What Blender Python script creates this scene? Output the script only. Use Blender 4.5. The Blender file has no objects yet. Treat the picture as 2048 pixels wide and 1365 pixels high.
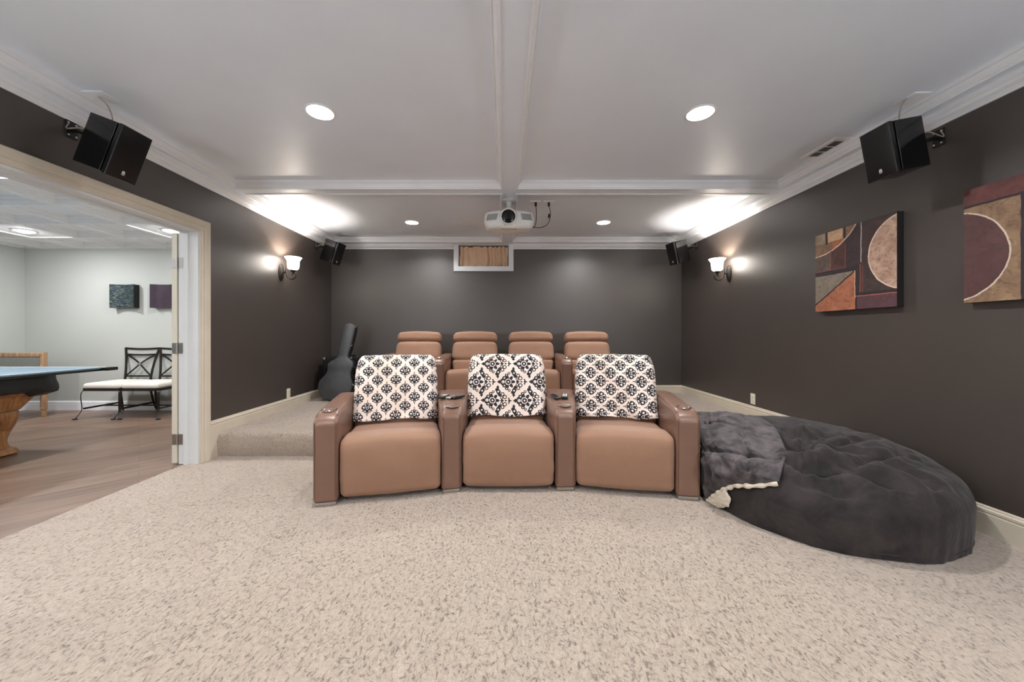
import bpy, bmesh, math, random
from math import pi, sin, cos, radians, sqrt
from mathutils import Vector, Matrix, noise
random.seed(7)
SC = bpy.context.scene
COL = SC.collection
R = radians
# ------------------------------------------------------------------ camera, world, exposure
F = 730.0                       # focal length in pixels of the 2048 px frame
VX, VY, CZ = 1008.0, 668.0, 1.13
cd = bpy.data.cameras.new('camera'); cam = bpy.data.objects.new('camera', cd); COL.objects.link(cam)
cam.location = (0, 0, CZ); cam.rotation_euler = (pi/2, 0, 0)
cd.sensor_width = 36; cd.lens = F/2048*36; cd.clip_start = .05; cd.clip_end = 60
cd.shift_x = (1024-VX)/2048; cd.shift_y = -(682.5-VY)/2048
SC.camera = cam
w = bpy.data.worlds.new('world'); SC.world = w; w.use_nodes = True
w.node_tree.nodes['Background'].inputs[0].default_value = (.6, .7, .85, 1)
w.node_tree.nodes['Background'].inputs[1].default_value = .3
SC.view_settings.view_transform = 'Standard'; SC.view_settings.look = 'None'
SC.view_settings.gamma = 1; SC.view_settings.use_curve_mapping = False
SC.view_settings.exposure = 1.75
E_CAN, E_GAME, E_SCONCE, E_FILL = 8.5, 3.2, 8.5, 380.0
SC.cycles.max_bounces = 10; SC.cycles.diffuse_bounces = 6; SC.cycles.glossy_bounces = 4
SC.cycles.use_denoising = True; SC.cycles.sample_clamp_indirect = 6.0
SC.cycles.caustics_reflective = False; SC.cycles.caustics_refractive = False

# ------------------------------------------------------------------ room measures
XL, XR, YB, YF = -2.65, 2.727, 5.607, -1.7
ZS, ZP = 2.50, 2.562            # soffit/beam underside, panel
ZPL, YRI = .225, 3.36           # platform height, riser
GX, GY, GZ = -7.13, 5.43, 2.395 # games room
WT = .168                       # left wall thickness

# ------------------------------------------------------------------ node helpers
def lin(c):
    return tuple(((v/255)/12.92 if v/255 <= .04045 else ((v/255+.055)/1.055)**2.4) for v in c) + (1,)
class NT:
    def __init__(s, name):
        s.m = bpy.data.materials.new(name); s.m.use_nodes = True
        s.t = s.m.node_tree; s.b = s.t.nodes['Principled BSDF']; s.out = s.t.nodes['Material Output']
    def n(s, typ, **k):
        x = s.t.nodes.new(typ)
        for a, b in k.items(): setattr(x, a, b)
        return x
    def set(s, sock, v):
        if isinstance(v, bpy.types.NodeSocket): s.t.links.new(v, sock)
        else: sock.default_value = v
    def M(s, op, *a):
        x = s.n('ShaderNodeMath', operation=op)
        for i, v in enumerate(a): s.set(x.inputs[i], v)
        return x.outputs[0]
    def mx(s, *a):
        r = a[0]
        for v in a[1:]: r = s.M('MAXIMUM', r, v)
        return r
    def mn(s, *a):
        r = a[0]
        for v in a[1:]: r = s.M('MINIMUM', r, v)
        return r
    def ln(s, x, y): return s.M('SQRT', s.M('ADD', s.M('MULTIPLY', x, x), s.M('MULTIPLY', y, y)))
    def dist(s, x, y, cx, cy): return s.ln(s.M('SUBTRACT', x, cx), s.M('SUBTRACT', y, cy))
    def disk(s, x, y, cx, cy, r): return s.M('LESS_THAN', s.dist(x, y, cx, cy), r)
    def ring(s, x, y, cx, cy, r, t): return s.M('LESS_THAN', s.M('ABSOLUTE', s.M('SUBTRACT', s.dist(x, y, cx, cy), r)), t)
    def dia(s, x, y, cx, cy, w, h):
        return s.M('LESS_THAN', s.M('ADD', s.M('DIVIDE', s.M('ABSOLUTE', s.M('SUBTRACT', x, cx)), w), s.M('DIVIDE', s.M('ABSOLUTE', s.M('SUBTRACT', y, cy)), h)), 1)
    def box(s, x, y, x0, x1, y0, y1):
        return s.mn(s.M('GREATER_THAN', x, x0), s.M('LESS_THAN', x, x1), s.M('GREATER_THAN', y, y0), s.M('LESS_THAN', y, y1))
    def mix(s, f, a, b):
        x = s.n('ShaderNodeMix', data_type='RGBA')
        s.set(x.inputs[0], f); s.set(x.inputs[6], a); s.set(x.inputs[7], b)
        return x.outputs[2]
    def coord(s, kind='Object', scale=None, rot=None):
        tc = s.n('ShaderNodeTexCoord').outputs[kind]
        if scale is None and rot is None: return tc
        mp = s.n('ShaderNodeMapping'); s.t.links.new(tc, mp.inputs[0])
        if scale is not None: mp.inputs['Scale'].default_value = scale
        if rot is not None: mp.inputs['Rotation'].default_value = rot
        return mp.outputs[0]
    def noise(s, vec, scale, detail=3, rough=.5, dist=0):
        x = s.n('ShaderNodeTexNoise'); s.t.links.new(vec, x.inputs['Vector'])
        x.inputs['Scale'].default_value = scale; x.inputs['Detail'].default_value = detail
        x.inputs['Roughness'].default_value = rough; x.inputs['Distortion'].default_value = dist
        return x.outputs[0]
    def ramp(s, f, *stops):
        x = s.n('ShaderNodeValToRGB'); s.t.links.new(f, x.inputs[0])
        cr = x.color_ramp
        while len(cr.elements) < len(stops): cr.elements.new(.5)
        for e, (p, c) in zip(cr.elements, stops): e.position = p; e.color = c
        return x.outputs[0]
    def bump(s, h, strength=.3, dist=.005, prev=None):
        x = s.n('ShaderNodeBump'); s.t.links.new(h, x.inputs['Height'])
        x.inputs['Strength'].default_value = strength; x.inputs['Distance'].default_value = dist
        if prev is not None: s.t.links.new(prev, x.inputs['Normal'])
        return x.outputs[0]
    def fin(s, color=None, rough=None, metal=None, normal=None, **k):
        b = s.b
        if color is not None: s.set(b.inputs['Base Color'], color)
        if rough is not None: s.set(b.inputs['Roughness'], rough)
        if metal is not None: s.set(b.inputs['Metallic'], metal)
        if normal is not None: s.t.links.new(normal, b.inputs['Normal'])
        for a, v in k.items(): s.set(b.inputs[a.replace('_', ' ')], v)
        return s.m

def pm(name, rgb, rough=.5, metal=0, var=.06, vscale=6, bump=0, bscale=60, bdist=.002, **k):
    t = NT(name); c = t.coord(); base = lin(rgb)
    n = t.noise(c, vscale, 4)
    lo = tuple(v*(1-var) for v in base[:3])+(1,); hi = tuple(min(1, v*(1+var)) for v in base[:3])+(1,)
    col = t.ramp(n, (.3, lo), (.7, hi))
    nr = t.bump(t.noise(c, bscale, 4), bump, bdist) if bump else None
    return t.fin(col, rough, metal, nr, **k)
def emis(name, rgb, strength):
    t = NT(name); t.b.inputs['Base Color'].default_value = lin(rgb)
    t.b.inputs['Emission Color'].default_value = lin(rgb); t.b.inputs['Emission Strength'].default_value = strength
    return t.m

MT = {}
MT['wall'] = pm('dark_brown_satin_paint', (64, 56, 51), .45, var=.05, vscale=3, bump=.08, bscale=180, bdist=.001, Specular_IOR_Level=.95)
MT['ceil'] = pm('white_semi_gloss_ceiling_paint', (228, 236, 247), .40, var=.02, vscale=2, bump=.04, bscale=120, bdist=.001)
MT['trimw'] = pm('white_trim_paint', (236, 238, 242), .32, var=.02)
MT['trimc'] = pm('cream_trim_paint', (208, 198, 180), .34, var=.03)
MT['jamb'] = pm('pale_white_jamb_paint', (216, 218, 218), .35, var=.02)
MT['gwall'] = pm('pale_green_grey_wall_paint', (190, 193, 188), .6, var=.02, vscale=1.5)
MT['tile'] = pm('white_ceiling_tile', (244, 244, 244), .8, var=.01)
MT['metal'] = pm('brushed_nickel', (190, 188, 184), .28, 1, var=.05)
MT['chrome'] = pm('chrome', (225, 225, 225), .12, 1, var=.02)
MT['black'] = pm('black_plastic', (16, 16, 17), .35, var=.1)
MT['gloss'] = pm('gloss_black_lacquer', (7, 7, 8), .10, var=.1)
MT['white'] = pm('white_plastic', (222, 222, 220), .4, var=.02)
MT['grey'] = pm('grey_plastic', (120, 122, 124), .4, var=.05)
MT['ivory'] = pm('ivory_plate', (226, 218, 200), .4, var=.02)
MT['iron'] = pm('dark_bronze_iron', (46, 42, 40), .45, .6, var=.2, vscale=30)
MT['bulb'] = emis('lit_bulb', (255, 247, 236), 14)
MT['wbulb'] = emis('lit_cool_bulb', (252, 252, 255), 60)

def m_carpet():
    t = NT('cream_frieze_carpet'); c = t.coord()
    big = t.noise(c, 1.1, 3); mid = t.noise(c, 9, 4, .6)
    wv = t.n('ShaderNodeMapping'); t.t.links.new(c, wv.inputs[0]); wv.inputs['Scale'].default_value = (1, .62, 1)
    nz = t.n('ShaderNodeTexNoise'); t.t.links.new(wv.outputs[0], nz.inputs['Vector']); nz.inputs['Scale'].default_value = 14
    ad = t.n('ShaderNodeMix', data_type='VECTOR'); ad.inputs[0].default_value = .035
    t.t.links.new(wv.outputs[0], ad.inputs[4]); t.t.links.new(nz.outputs[1], ad.inputs[5])
    f1 = t.noise(ad.outputs[1], 88, 3, .62, .5)
    f2 = t.noise(ad.outputs[1], 260, 2, .6, .2)
    pit = t.M('SUBTRACT', 1.0, t.M('SMOOTH_MIN', 1.0, t.M('MULTIPLY', t.M('MAXIMUM', t.M('SUBTRACT', f1, .30), 0.0), 9.0), .2))
    h = t.M('SUBTRACT', t.M('ADD', t.M('MULTIPLY', f1, .9), t.M('MULTIPLY', f2, .35)), t.M('MULTIPLY', pit, .5))
    col = t.ramp(f1, (.29, lin((100, 82, 66))), (.40, lin((160, 143, 126))), (.60, lin((185, 169, 152))))  # low spots of the pile coloured dark, as shade in the pits
    col = t.mix(t.M('MULTIPLY', mid, .35), col, lin((182, 165, 148)))
    col = t.mix(t.M('MULTIPLY', big, .25), col, lin((194, 184, 176)))
    nr = t.bump(h, .85, .014)
    return t.fin(col, .95, 0, nr, Sheen_Weight=.25)
MT['carpet'] = m_carpet()

def m_plank():
    t = NT('diagonal_oak_planks'); c = t.coord('Object', rot=(0, 0, R(-45)))
    br = t.n('ShaderNodeTexBrick'); t.t.links.new(c, br.inputs['Vector'])
    br.inputs['Scale'].default_value = 1; br.inputs['Brick Width'].default_value = 2.4; br.inputs['Row Height'].default_value = .125
    br.inputs['Mortar Size'].default_value = .0012; br.inputs['Color1'].default_value = (.1,.1,.1,1); br.inputs['Color2'].default_value = (.9,.9,.9,1)
    br.inputs['Mortar'].default_value = (0,0,0,1); br.offset = .43
    mp = t.n('ShaderNodeMapping'); t.t.links.new(c, mp.inputs[0]); mp.inputs['Scale'].default_value = (.9, 22, 1)
    g = t.noise(mp.outputs[0], 2.2, 6, .65, .6)
    base = t.ramp(g, (.30, lin((78, 58, 48))), (.5, lin((124, 98, 82))), (.70, lin((156, 130, 112))))
    tone = t.ramp(br.outputs[0], (.0, lin((92, 72, 62))), (1, lin((156, 132, 116))))
    col = t.mix(.38, base, tone)
    col = t.mix(br.outputs[1], col, lin((70, 52, 42)))
    return t.fin(col, .38, 0, t.bump(g, .15, .002))
MT['plank'] = m_plank()

def m_wood(name, a, b, rot=(0,0,0), rough=.4):
    t = NT(name); c = t.coord('Object', scale=(14, 14, 1.6), rot=rot)
    g = t.noise(c, 2.0, 5, .6, 1.2)
    return t.fin(t.ramp(g, (.3, lin(a)), (.7, lin(b))), rough, 0, t.bump(g, .1, .002))
MT['oak'] = m_wood('golden_oak', (128, 84, 46), (184, 132, 84))
MT['oak2'] = m_wood('weathered_oak', (140, 104, 72), (196, 162, 128))

def m_leather(name, rgb, rough, dark=.8, micro=False):
    t = NT(name); c = t.coord(); b = lin(rgb)
    n = t.noise(c, 3.2, 5, .6); n2 = t.noise(c, 14, 4)
    col = t.ramp(n, (.3, tuple(v*dark for v in b[:3])+(1,)), (.7, b))
    col = t.mix(t.M('MULTIPLY', n2, .3), col, tuple(v*.86 for v in b[:3])+(1,))
    vo = t.n('ShaderNodeTexVoronoi', feature='DISTANCE_TO_EDGE'); t.t.links.new(c, vo.inputs[0]); vo.inputs['Scale'].default_value = 420 if not micro else 700
    nr = t.bump(vo.outputs[0], .12, .001); nr = t.bump(n2, .15 if micro else .08, .01, nr)
    return t.fin(col, rough, 0, nr, **({'Sheen_Weight': .15} if micro else {}))
MT['leather'] = m_leather('taupe_leather', (132, 100, 84), .34)
MT['micro'] = m_leather('tan_microfibre', (154, 116, 92), .7, .9, True)

def m_velvet(name, a, b, sc=5):
    t = NT(name); c = t.coord()
    n = t.noise(c, sc, 6, .62, .8); n2 = t.noise(c, sc*.5, 3)
    col = t.ramp(n, (.32, lin(a)), (.66, lin(b)))  # lighter patches put velvet highlights into the colour
    nr = t.bump(t.noise(c, sc*2.2, 5, .6, .5), .35, .02)
    return t.fin(col, .85, 0, nr, Sheen_Weight=.12, Sheen_Roughness=.4)
MT['bag'] = m_velvet('charcoal_velour', (19, 16, 16), (54, 46, 45), 6)
MT['blanket'] = m_velvet('crushed_grey_velvet', (27, 25, 27), (98, 90, 92), 10)
MT['sherpa'] = pm('cream_sherpa', (226, 214, 196), .95, var=.06, bump=1, bscale=160, bdist=.006)
MT['curtain'] = pm('tan_curtain_cloth', (216, 184, 154), .8, var=.06, bump=.2, bscale=300)
MT['seatcloth'] = pm('off_white_seat_cloth', (226, 220, 212), .85, var=.05, bump=.3, bscale=120)
MT['cloth'] = pm('black_table_cover', (24, 21, 24), .42, var=.15, vscale=8, bump=.3, bscale=12, bdist=.02)
MT['blue'] = pm('blue_table_top', (112, 140, 160), .3, var=.03)
MT['greycloth'] = pm('grey_upholstery', (120, 122, 116), .9, var=.12, vscale=60)
MT['case'] = pm('charcoal_tolex', (76, 77, 80), .55, var=.08, vscale=20, bump=.4, bscale=500, bdist=.001)
MT['tolexb'] = pm('black_tolex', (16, 16, 17), .5, var=.08, bump=.4, bscale=400, bdist=.001)

def m_damask(name, kind):
    t = NT(name); uv = t.n('ShaderNodeTexCoord').outputs['UV']
    sp = t.n('ShaderNodeSeparateXYZ'); t.t.links.new(uv, sp.inputs[0])
    u, v = sp.outputs[0], sp.outputs[1]
    M = t.M
    if kind == 'C': u, v = v, u
    if kind in 'AC':
        px, py, unit = (2.5, 2.5, .0585) if kind == 'A' else (2.12, 2.5, .066)
    else: px, py, unit = 2.55, 2.95, .108
    x0 = M('DIVIDE', u, unit); y0 = M('DIVIDE', v, unit)
    def wrap(a, p): return M('SUBTRACT', M('MODULO', M('ADD', a, p*40.5), p), p/2)
    x1, y1 = wrap(x0, px), wrap(y0, py)
    x2, y2 = wrap(M('ADD', x0, px/2), px), wrap(M('ADD', y0, py/2), py)
    s = M('LESS_THAN', M('ADD', M('DIVIDE', M('ABSOLUTE', x1), px/2), M('DIVIDE', M('ABSOLUTE', y1), py/2)), 1)
    def sel(a, b): return M('ADD', M('MULTIPLY', a, s), M('MULTIPLY', b, M('SUBTRACT', 1, s)))
    X, Y = sel(x1, x2), sel(y1, y2)
    if kind in 'AC':
        X = M('ABSOLUTE', X)
        D, Rg, Di = t.disk, t.ring, t.dia
        m = t.mx(Di(X,Y,0,0,.36,.52), Rg(X,Y,.46,.06,.22,.075), D(X,Y,.62,-.04,.14), Rg(X,Y,.27,.44,.15,.05), Rg(X,Y,.27,-.40,.15,.05),
                 D(X,Y,.56,-.36,.095), D(X,Y,.54,.32,.085), D(X,Y,0,.60,.15), Rg(X,Y,0,-.66,.12,.045), Di(X,Y,0,.90,.11,.17), Di(X,Y,0,-.93,.07,.17), D(X,Y,.0,-.48,.12), D(X,Y,.36,-.2,.12))
        holes = t.mx(Rg(X,Y,0,.0,.15,.03), Di(X,Y,0,.88,.045,.08), D(X,Y,0,.60,.06), D(X,Y,.50,.10,.09), t.dia(X,Y,.2,.22,.05,.16))
    else:
        Y = M('ABSOLUTE', Y); D, Rg, Di = t.disk, t.ring, t.dia
        xc = M('ADD', X, .28); r = t.ln(xc, Y); th = M('ARCTAN2', Y, xc)
        pet = M('LESS_THAN', r, M('ADD', .26, M('MULTIPLY', .30, M('ABSOLUTE', M('COSINE', M('MULTIPLY', th, 3.5))))))
        m = t.mx(pet, D(X,Y,-.62,.30,.15), D(X,Y,-.42,.52,.14), Di(X,Y,-.98,0,.22,.16), D(X,Y,-.78,.14,.12), Di(X,Y,.20,.66,.20,.30), D(X,Y,.06,.84,.13), Di(X,Y,.14,1.04,.12,.18),
                 Rg(X,Y,.52,.50,.12,.035), Rg(X,Y,.70,.28,.13,.035), Di(X,Y,.48,0,.16,.14), Rg(X,Y,.44,.22,.09,.03), D(X,Y,.30,.42,.12), Di(X,Y,.78,0,.12,.07),
                 Di(X,Y,1.06,0,.10,.16), D(X,Y,1.02,.17,.06), Di(X,Y,1.18,0,.08,.06), Rg(X,Y,-.22,.68,.08,.03))
        holes = t.mx(M('LESS_THAN', M('ABSOLUTE', M('SUBTRACT', r, .22)), .03), M('LESS_THAN', r, .07), D(X,Y,-.60,.30,.06), D(X,Y,.18,.70,.07), Rg(X,Y,-.7,0,.1,.025), D(X,Y,-.42,.54,.05))
    m = t.mn(m, M('SUBTRACT', 1, holes))
    c = t.coord(); nz = t.noise(c, 5, 3)
    ground = t.ramp(nz, (.3, lin((226, 208, 194))), (.7, lin((240, 228, 220))))
    ink = t.ramp(t.noise(c, 120, 3), (.35, lin((18, 19, 24))), (.7, lin((44, 46, 54))))
    col = t.mix(m, ground, ink)
    nr = t.bump(t.noise(c, 260, 3), .35, .002)
    return t.fin(col, .92, 0, nr, Sheen_Weight=.2)

def m_paint(which):
    t = NT('abstract_canvas_paint_'+which); M = t.M
    uv = t.n('ShaderNodeTexCoord').outputs['UV']
    nzc = t.n('ShaderNodeTexNoise'); t.t.links.new(uv, nzc.inputs[0]); nzc.inputs['Scale'].default_value = 9; nzc.inputs['Detail'].default_value = 5
    ds = t.n('ShaderNodeSeparateXYZ'); t.t.links.new(nzc.outputs[1], ds.inputs[0])
    sp = t.n('ShaderNodeSeparateXYZ'); t.t.links.new(uv, sp.inputs[0])
    u = M('ADD', sp.outputs[0], M('MULTIPLY', M('SUBTRACT', ds.outputs[0], .5), .02))
    v = M('ADD', sp.outputs[1], M('MULTIPLY', M('SUBTRACT', ds.outputs[1], .5), .02))
    L = lin
    n1 = t.noise(uv, 6, 6, .65, 1.0); n2 = t.noise(uv, 24, 5, .6, .6)
    def tex(a, b): return t.ramp(n1, (.3, L(a)), (.7, L(b)))
    def lay(col, mask, c2): return t.mix(mask, col, c2)
    B = lambda *a: t.box(u, v, *a)
    if which == 'one':
        col = tex((52, 40, 40), (78, 62, 58))
        col = lay(col, B(-1, .23, .46, .80), tex((78, 62, 56), (110, 92, 84)))
        col = lay(col, B(.23, .42, .46, .84), tex((64, 38, 38), (92, 58, 52)))
        col = lay(col, B(.42, .61, .46, 1.1), tex((48, 36, 38), (68, 52, 54)))
        arc = t.disk(u, v, .0, 1.40, .685)
        col = lay(col, arc, tex((116, 88, 68), (146, 114, 92)))
        col = lay(col, t.mn(arc, B(.25, .43, .77, .87)), tex((150, 90, 58), (178, 116, 78)))
        col = lay(col, B(-1, .15, .87, 1.1), tex((136, 116, 96), (172, 152, 130)))
        col = lay(col, B(.185, .385, .87, 1.1), tex((186, 148, 116), (222, 186, 150)))
        col = lay(col, t.mx(B(.15, .175, .85, 1.1), B(.40, .425, .87, 1.1)), L((40, 30, 30)))
        col = lay(col, t.ring(u, v, .0, 1.40, .685, .006), L((226, 200, 180)))
        col = lay(col, t.mx(B(.222, .23, .5, .78), B(.416, .425, .52, .80), B(-1, .43, .512, .518)), L((150, 74, 62)))
        col = lay(col, B(-1, .60, .455, .512), L((42, 36, 42)))
        # lower left triangles
        dg = M('SUBTRACT', v, M('ADD', .10, M('MULTIPLY', u, .675)))
        low = B(-1, .545, -1, .455)
        col = lay(col, low, tex((150, 88, 62), (186, 120, 88)))
        col = lay(col, t.mn(low, M('GREATER_THAN', dg, 0)), tex((112, 100, 88), (146, 134, 118)))
        col = lay(col, t.mn(low, M('LESS_THAN', M('ABSOLUTE', M('ADD', dg, .012)), .012)), L((58, 42, 38)))
        col = lay(col, B(.545, .605, -1, .50), L((44, 38, 44)))
        col = lay(col, t.mx(B(.60, .608, .14, .52), B(.632, .636, .14, .5)), L((168, 84, 66)))
        col = lay(col, t.mx(B(.537, .546, .13, .455)), L((214, 176, 150)))
        cir = t.disk(u, v, 1.10, .585, .40)
        col = lay(col, cir, tex((156, 122, 104), (206, 174, 152)))
        col = lay(col, t.ring(u, v, 1.10, .585, .40, .0065), L((226, 200, 182)))
        col = lay(col, B(.612, .622, .54, 1.1), L((200, 190, 188)))
        col = lay(col, B(.57, 1.1, .15, .19), L((42, 34, 38)))
        col = lay(col, B(.57, 1.1, -1, .15), tex((72, 46, 54), (100, 66, 72)))
        col = lay(col, B(.55, 1.1, .145, .155), L((178, 104, 84)))
    else:
        col = tex((120, 92, 70), (164, 134, 104))
        col = lay(col, M('GREATER_THAN', v, .855), tex((84, 46, 46), (122, 72, 66)))
        col = lay(col, B(-1, 2, .838, .858), L((50, 36, 38)))
        col = lay(col, B(.36, .44, -1, .86), L((44, 38, 46)))
        col = lay(col, B(.44, 1.1, -1, .5), tex((84, 60, 56), (112, 84, 76)))
        col = lay(col, B(.44, 1.1, .5, .84), tex((150, 96, 66), (186, 128, 92)))
        cir = t.disk(u, v, -.101, .415, .398)
        col = lay(col, cir, tex((72, 46, 46), (100, 66, 64)))
        col = lay(col, t.ring(u, v, -.101, .415, .398, .0065), L((214, 196, 178)))
    col = t.mix(M('MULTIPLY', M('LESS_THAN', n2, .42), .35), col, L((60, 46, 42)))
    return t.fin(col, .6, 0, t.bump(n2, .4, .004))

# ------------------------------------------------------------------ object helpers
def mesh(name, verts, faces, mat, parent=None, smooth=True, uvs=None, ang=38, mats=None, fm=None):
    me = bpy.data.meshes.new(name); me.from_pydata([tuple(v) for v in verts], [], faces)
    for m in (mats or [mat]): me.materials.append(m)
    if fm: me.polygons.foreach_set('material_index', fm)
    if uvs is not None:
        ul = me.uv_layers.new(name='UVMap')
        for l in me.loops: ul.data[l.index].uv = uvs[l.vertex_index]
    me.validate()
    bm = bmesh.new(); bm.from_mesh(me); bmesh.ops.recalc_face_normals(bm, faces=bm.faces); bm.to_mesh(me); bm.free()
    if smooth:
        me.shade_smooth(); me.set_sharp_from_angle(angle=R(ang))
    me.update()
    o = bpy.data.objects.new(name, me); COL.objects.link(o)
    if parent is not None: o.parent = parent
    return o
def tag(o, label=None, cat=None, group=None, kind=None):
    if label: o['label'] = label
    if cat: o['category'] = cat
    if group: o['group'] = group
    if kind: o['kind'] = kind
    return o
def empty(name, loc, rz=0, **k):
    o = bpy.data.objects.new(name, None); COL.objects.link(o)
    o.location = loc; o.rotation_euler = (0, 0, rz); o.empty_display_size = .1
    return tag(o, **k)
def struct(o): o['kind'] = 'structure'; return o

class MB:
    def __init__(s): s.v = []; s.f = []
    def add(s, v, f, mtx=None):
        b = len(s.v)
        s.v += [tuple(mtx @ Vector(p)) if mtx is not None else tuple(p) for p in v]
        s.f += [tuple(i+b for i in q) for q in f]
        return s
    def box(s, x0, x1, y0, y1, z0, z1, mtx=None):
        v = [(x, y, z) for z in (z0, z1) for y in (y0, y1) for x in (x0, x1)]
        return s.add(v, [(0,2,3,1),(4,5,7,6),(0,1,5,4),(2,6,7,3),(0,4,6,2),(1,3,7,5)], mtx)
    def grid(s, nu, nv, fn, cu=False, cv=False, mtx=None):
        v = [fn(i/(nu if cu else nu-1), j/(nv if cv else nv-1)) for j in range(nv) for i in range(nu)]
        f = []
        for j in range(nv if cv else nv-1):
            for i in range(nu if cu else nu-1):
                i2, j2 = (i+1) % nu, (j+1) % nv
                f.append((j*nu+i, j*nu+i2, j2*nu+i2, j2*nu+i))
        return s.add(v, f, mtx)
    def lathe(s, prof, n=24, c=(0,0,0), mtx=None, cap=True):
        v = []
        for r, z in prof:
            for i in range(n):
                a = 2*pi*i/n; v.append((c[0]+r*cos(a), c[1]+r*sin(a), c[2]+z))
        f = [(j*n+i, j*n+(i+1)%n, (j+1)*n+(i+1)%n, (j+1)*n+i) for j in range(len(prof)-1) for i in range(n)]
        if cap:
            if prof[0][0] > 1e-6: f.append(tuple(range(n)))
            if prof[-1][0] > 1e-6: f.append(tuple((len(prof)-1)*n+i for i in range(n)))
        return s.add(v, f, mtx)
    def tube(s, pts, r, n=8, closed=False, mtx=None):
        P = [Vector(p) for p in pts]; m = len(P); rs = r if isinstance(r, (list, tuple)) else [r]*m
        up = None; v = []
        for i, p in enumerate(P):
            d = (P[(i+1) % m]-P[i-1]) if closed else (P[min(i+1, m-1)]-P[max(i-1, 0)])
            d.normalize()
            if up is None:
                up = Vector((0,0,1)) if abs(d.z) < .9 else Vector((1,0,0))
            a = d.cross(up)
            if a.length < 1e-6: a = d.orthogonal()
            a.normalize(); b = a.cross(d).normalized(); up = b
            for k in range(n):
                t = 2*pi*k/n; v.append(p + a*cos(t)*rs[i] + b*sin(t)*rs[i])
        f = []
        for i in range(m if closed else m-1):
            i2 = (i+1) % m
            for k in range(n): f.append((i*n+k, i*n+(k+1)%n, i2*n+(k+1)%n, i2*n+k))
        if not closed: f += [tuple(range(n)), tuple((m-1)*n+k for k in range(n))]
        return s.add(v, f, mtx)
    def strap(s, pts, side, w, th, mtx=None):       # rectangular bar swept along pts, wide along 'side'
        P = [Vector(p) for p in pts]; sd = Vector(side).normalized(); v = []; m = len(P)
        for i, p in enumerate(P):
            d = (P[min(i+1, m-1)]-P[max(i-1, 0)]).normalized(); nn = d.cross(sd).normalized()
            for a, b in ((-1,-1),(1,-1),(1,1),(-1,1)): v.append(p+sd*a*w/2+nn*b*th/2)
        f = [(i*4+k, i*4+(k+1)%4, (i+1)*4+(k+1)%4, (i+1)*4+k) for i in range(m-1) for k in range(4)]
        return s.add(v, f+[(0,1,2,3), tuple((m-1)*4+k for k in range(4))], mtx)
    def prism(s, pts, z0, z1, mtx=None, inset=0, bev=0):
        n = len(pts); cx = sum(p[0] for p in pts)/n; cy = sum(p[1] for p in pts)/n
        v = []; rows = [(z0, 0), (z1, 0)] if not bev else [(z0, bev), (z0+bev, 0), (z1-bev, 0), (z1, bev)]
        for z, b in rows:
            for i, (x, y) in enumerate(pts):
                if b:
                    q0, q1 = pts[i-1], pts[(i+1) % n]; tx, ty = q1[0]-q0[0], q1[1]-q0[1]; l = sqrt(tx*tx+ty*ty) or 1
                    nx, ny = ty/l, -tx/l
                    if (x-cx)*nx+(y-cy)*ny > 0 or True:
                        x, y = x-nx*b*s.wind(pts), y-ny*b*s.wind(pts)
                v.append((x, y, z))
        f = [(j*n+i, j*n+(i+1)%n, (j+1)*n+(i+1)%n, (j+1)*n+i) for j in range(len(rows)-1) for i in range(n)]
        f += [tuple(range(n)), tuple((len(rows)-1)*n+i for i in range(n))]
        return s.add(v, f, mtx)
    @staticmethod
    def wind(pts):
        a = sum(pts[i][0]*pts[(i+1) % len(pts)][1]-pts[(i+1) % len(pts)][0]*pts[i][1] for i in range(len(pts)))
        return 1 if a > 0 else -1
    def rbox(s, sx, sy, sz, r, c=(0,0,0), seg=.06, k=3, fn=None, mtx=None):
        H = (sx/2, sy/2, sz/2); r = min(r, min(H)*.999); ax = []
        for h in H:
            L = [-h+r-r*math.tan(pi/4*(1-i/k)) for i in range(k)]
            m = max(1, int(round(2*(h-r)/seg))); L += [-(h-r)+2*(h-r)*i/m for i in range(m+1)]
            L += [h-r+r*math.tan(pi/4*(i+1)/k) for i in range(k)]
            ax.append(L)
        idx = {}; v = []; f = []
        def vid(p):
            key = (round(p[0], 6), round(p[1], 6), round(p[2], 6))
            if key not in idx:
                inn = [max(-(H[a]-r), min(H[a]-r, p[a])) for a in range(3)]
                d = Vector([p[a]-inn[a] for a in range(3)])
                q = Vector(inn)+(d.normalized()*r if d.length > 1e-9 else d)
                if fn: q = Vector(fn(q, (q.x/H[0], q.y/H[1], q.z/H[2])))
                idx[key] = len(v); v.append((q.x+c[0], q.y+c[1], q.z+c[2]))
            return idx[key]
        for a in range(3):
            b, d = (a+1) % 3, (a+2) % 3
            for sg in (-1, 1):
                for i in range(len(ax[b])-1):
                    for j in range(len(ax[d])-1):
                        q = []
                        for ii, jj in ((i,j),(i+1,j),(i+1,j+1),(i,j+1)):
                            p = [0,0,0]; p[a] = sg*H[a]; p[b] = ax[b][ii]; p[d] = ax[d][jj]; q.append(vid(p))
                        f.append(tuple(q))
        return s.add(v, f, mtx)
    def split(s, name, mat, parent=None, smooth=True, ang=38):     # every connected piece an object of its own
        p = list(range(len(s.v)))
        def fd(a):
            while p[a] != a: p[a] = p[p[a]]; a = p[a]
            return a
        for q in s.f:
            for b in q[1:]: p[fd(b)] = fd(q[0])
        g = {}
        for q in s.f: g.setdefault(fd(q[0]), []).append(q)
        out = []
        for fs in g.values():
            ids = sorted({i for q in fs for i in q}); mp = {i: k for k, i in enumerate(ids)}
            out.append(mesh(name, [s.v[i] for i in ids], [tuple(mp[i] for i in q) for q in fs], mat, parent, smooth, None, ang))
        return out
    def build(s, name, mat, parent=None, smooth=True, ang=38, uvs=None): return mesh(name, s.v, s.f, mat, parent, smooth, uvs, ang)

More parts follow.
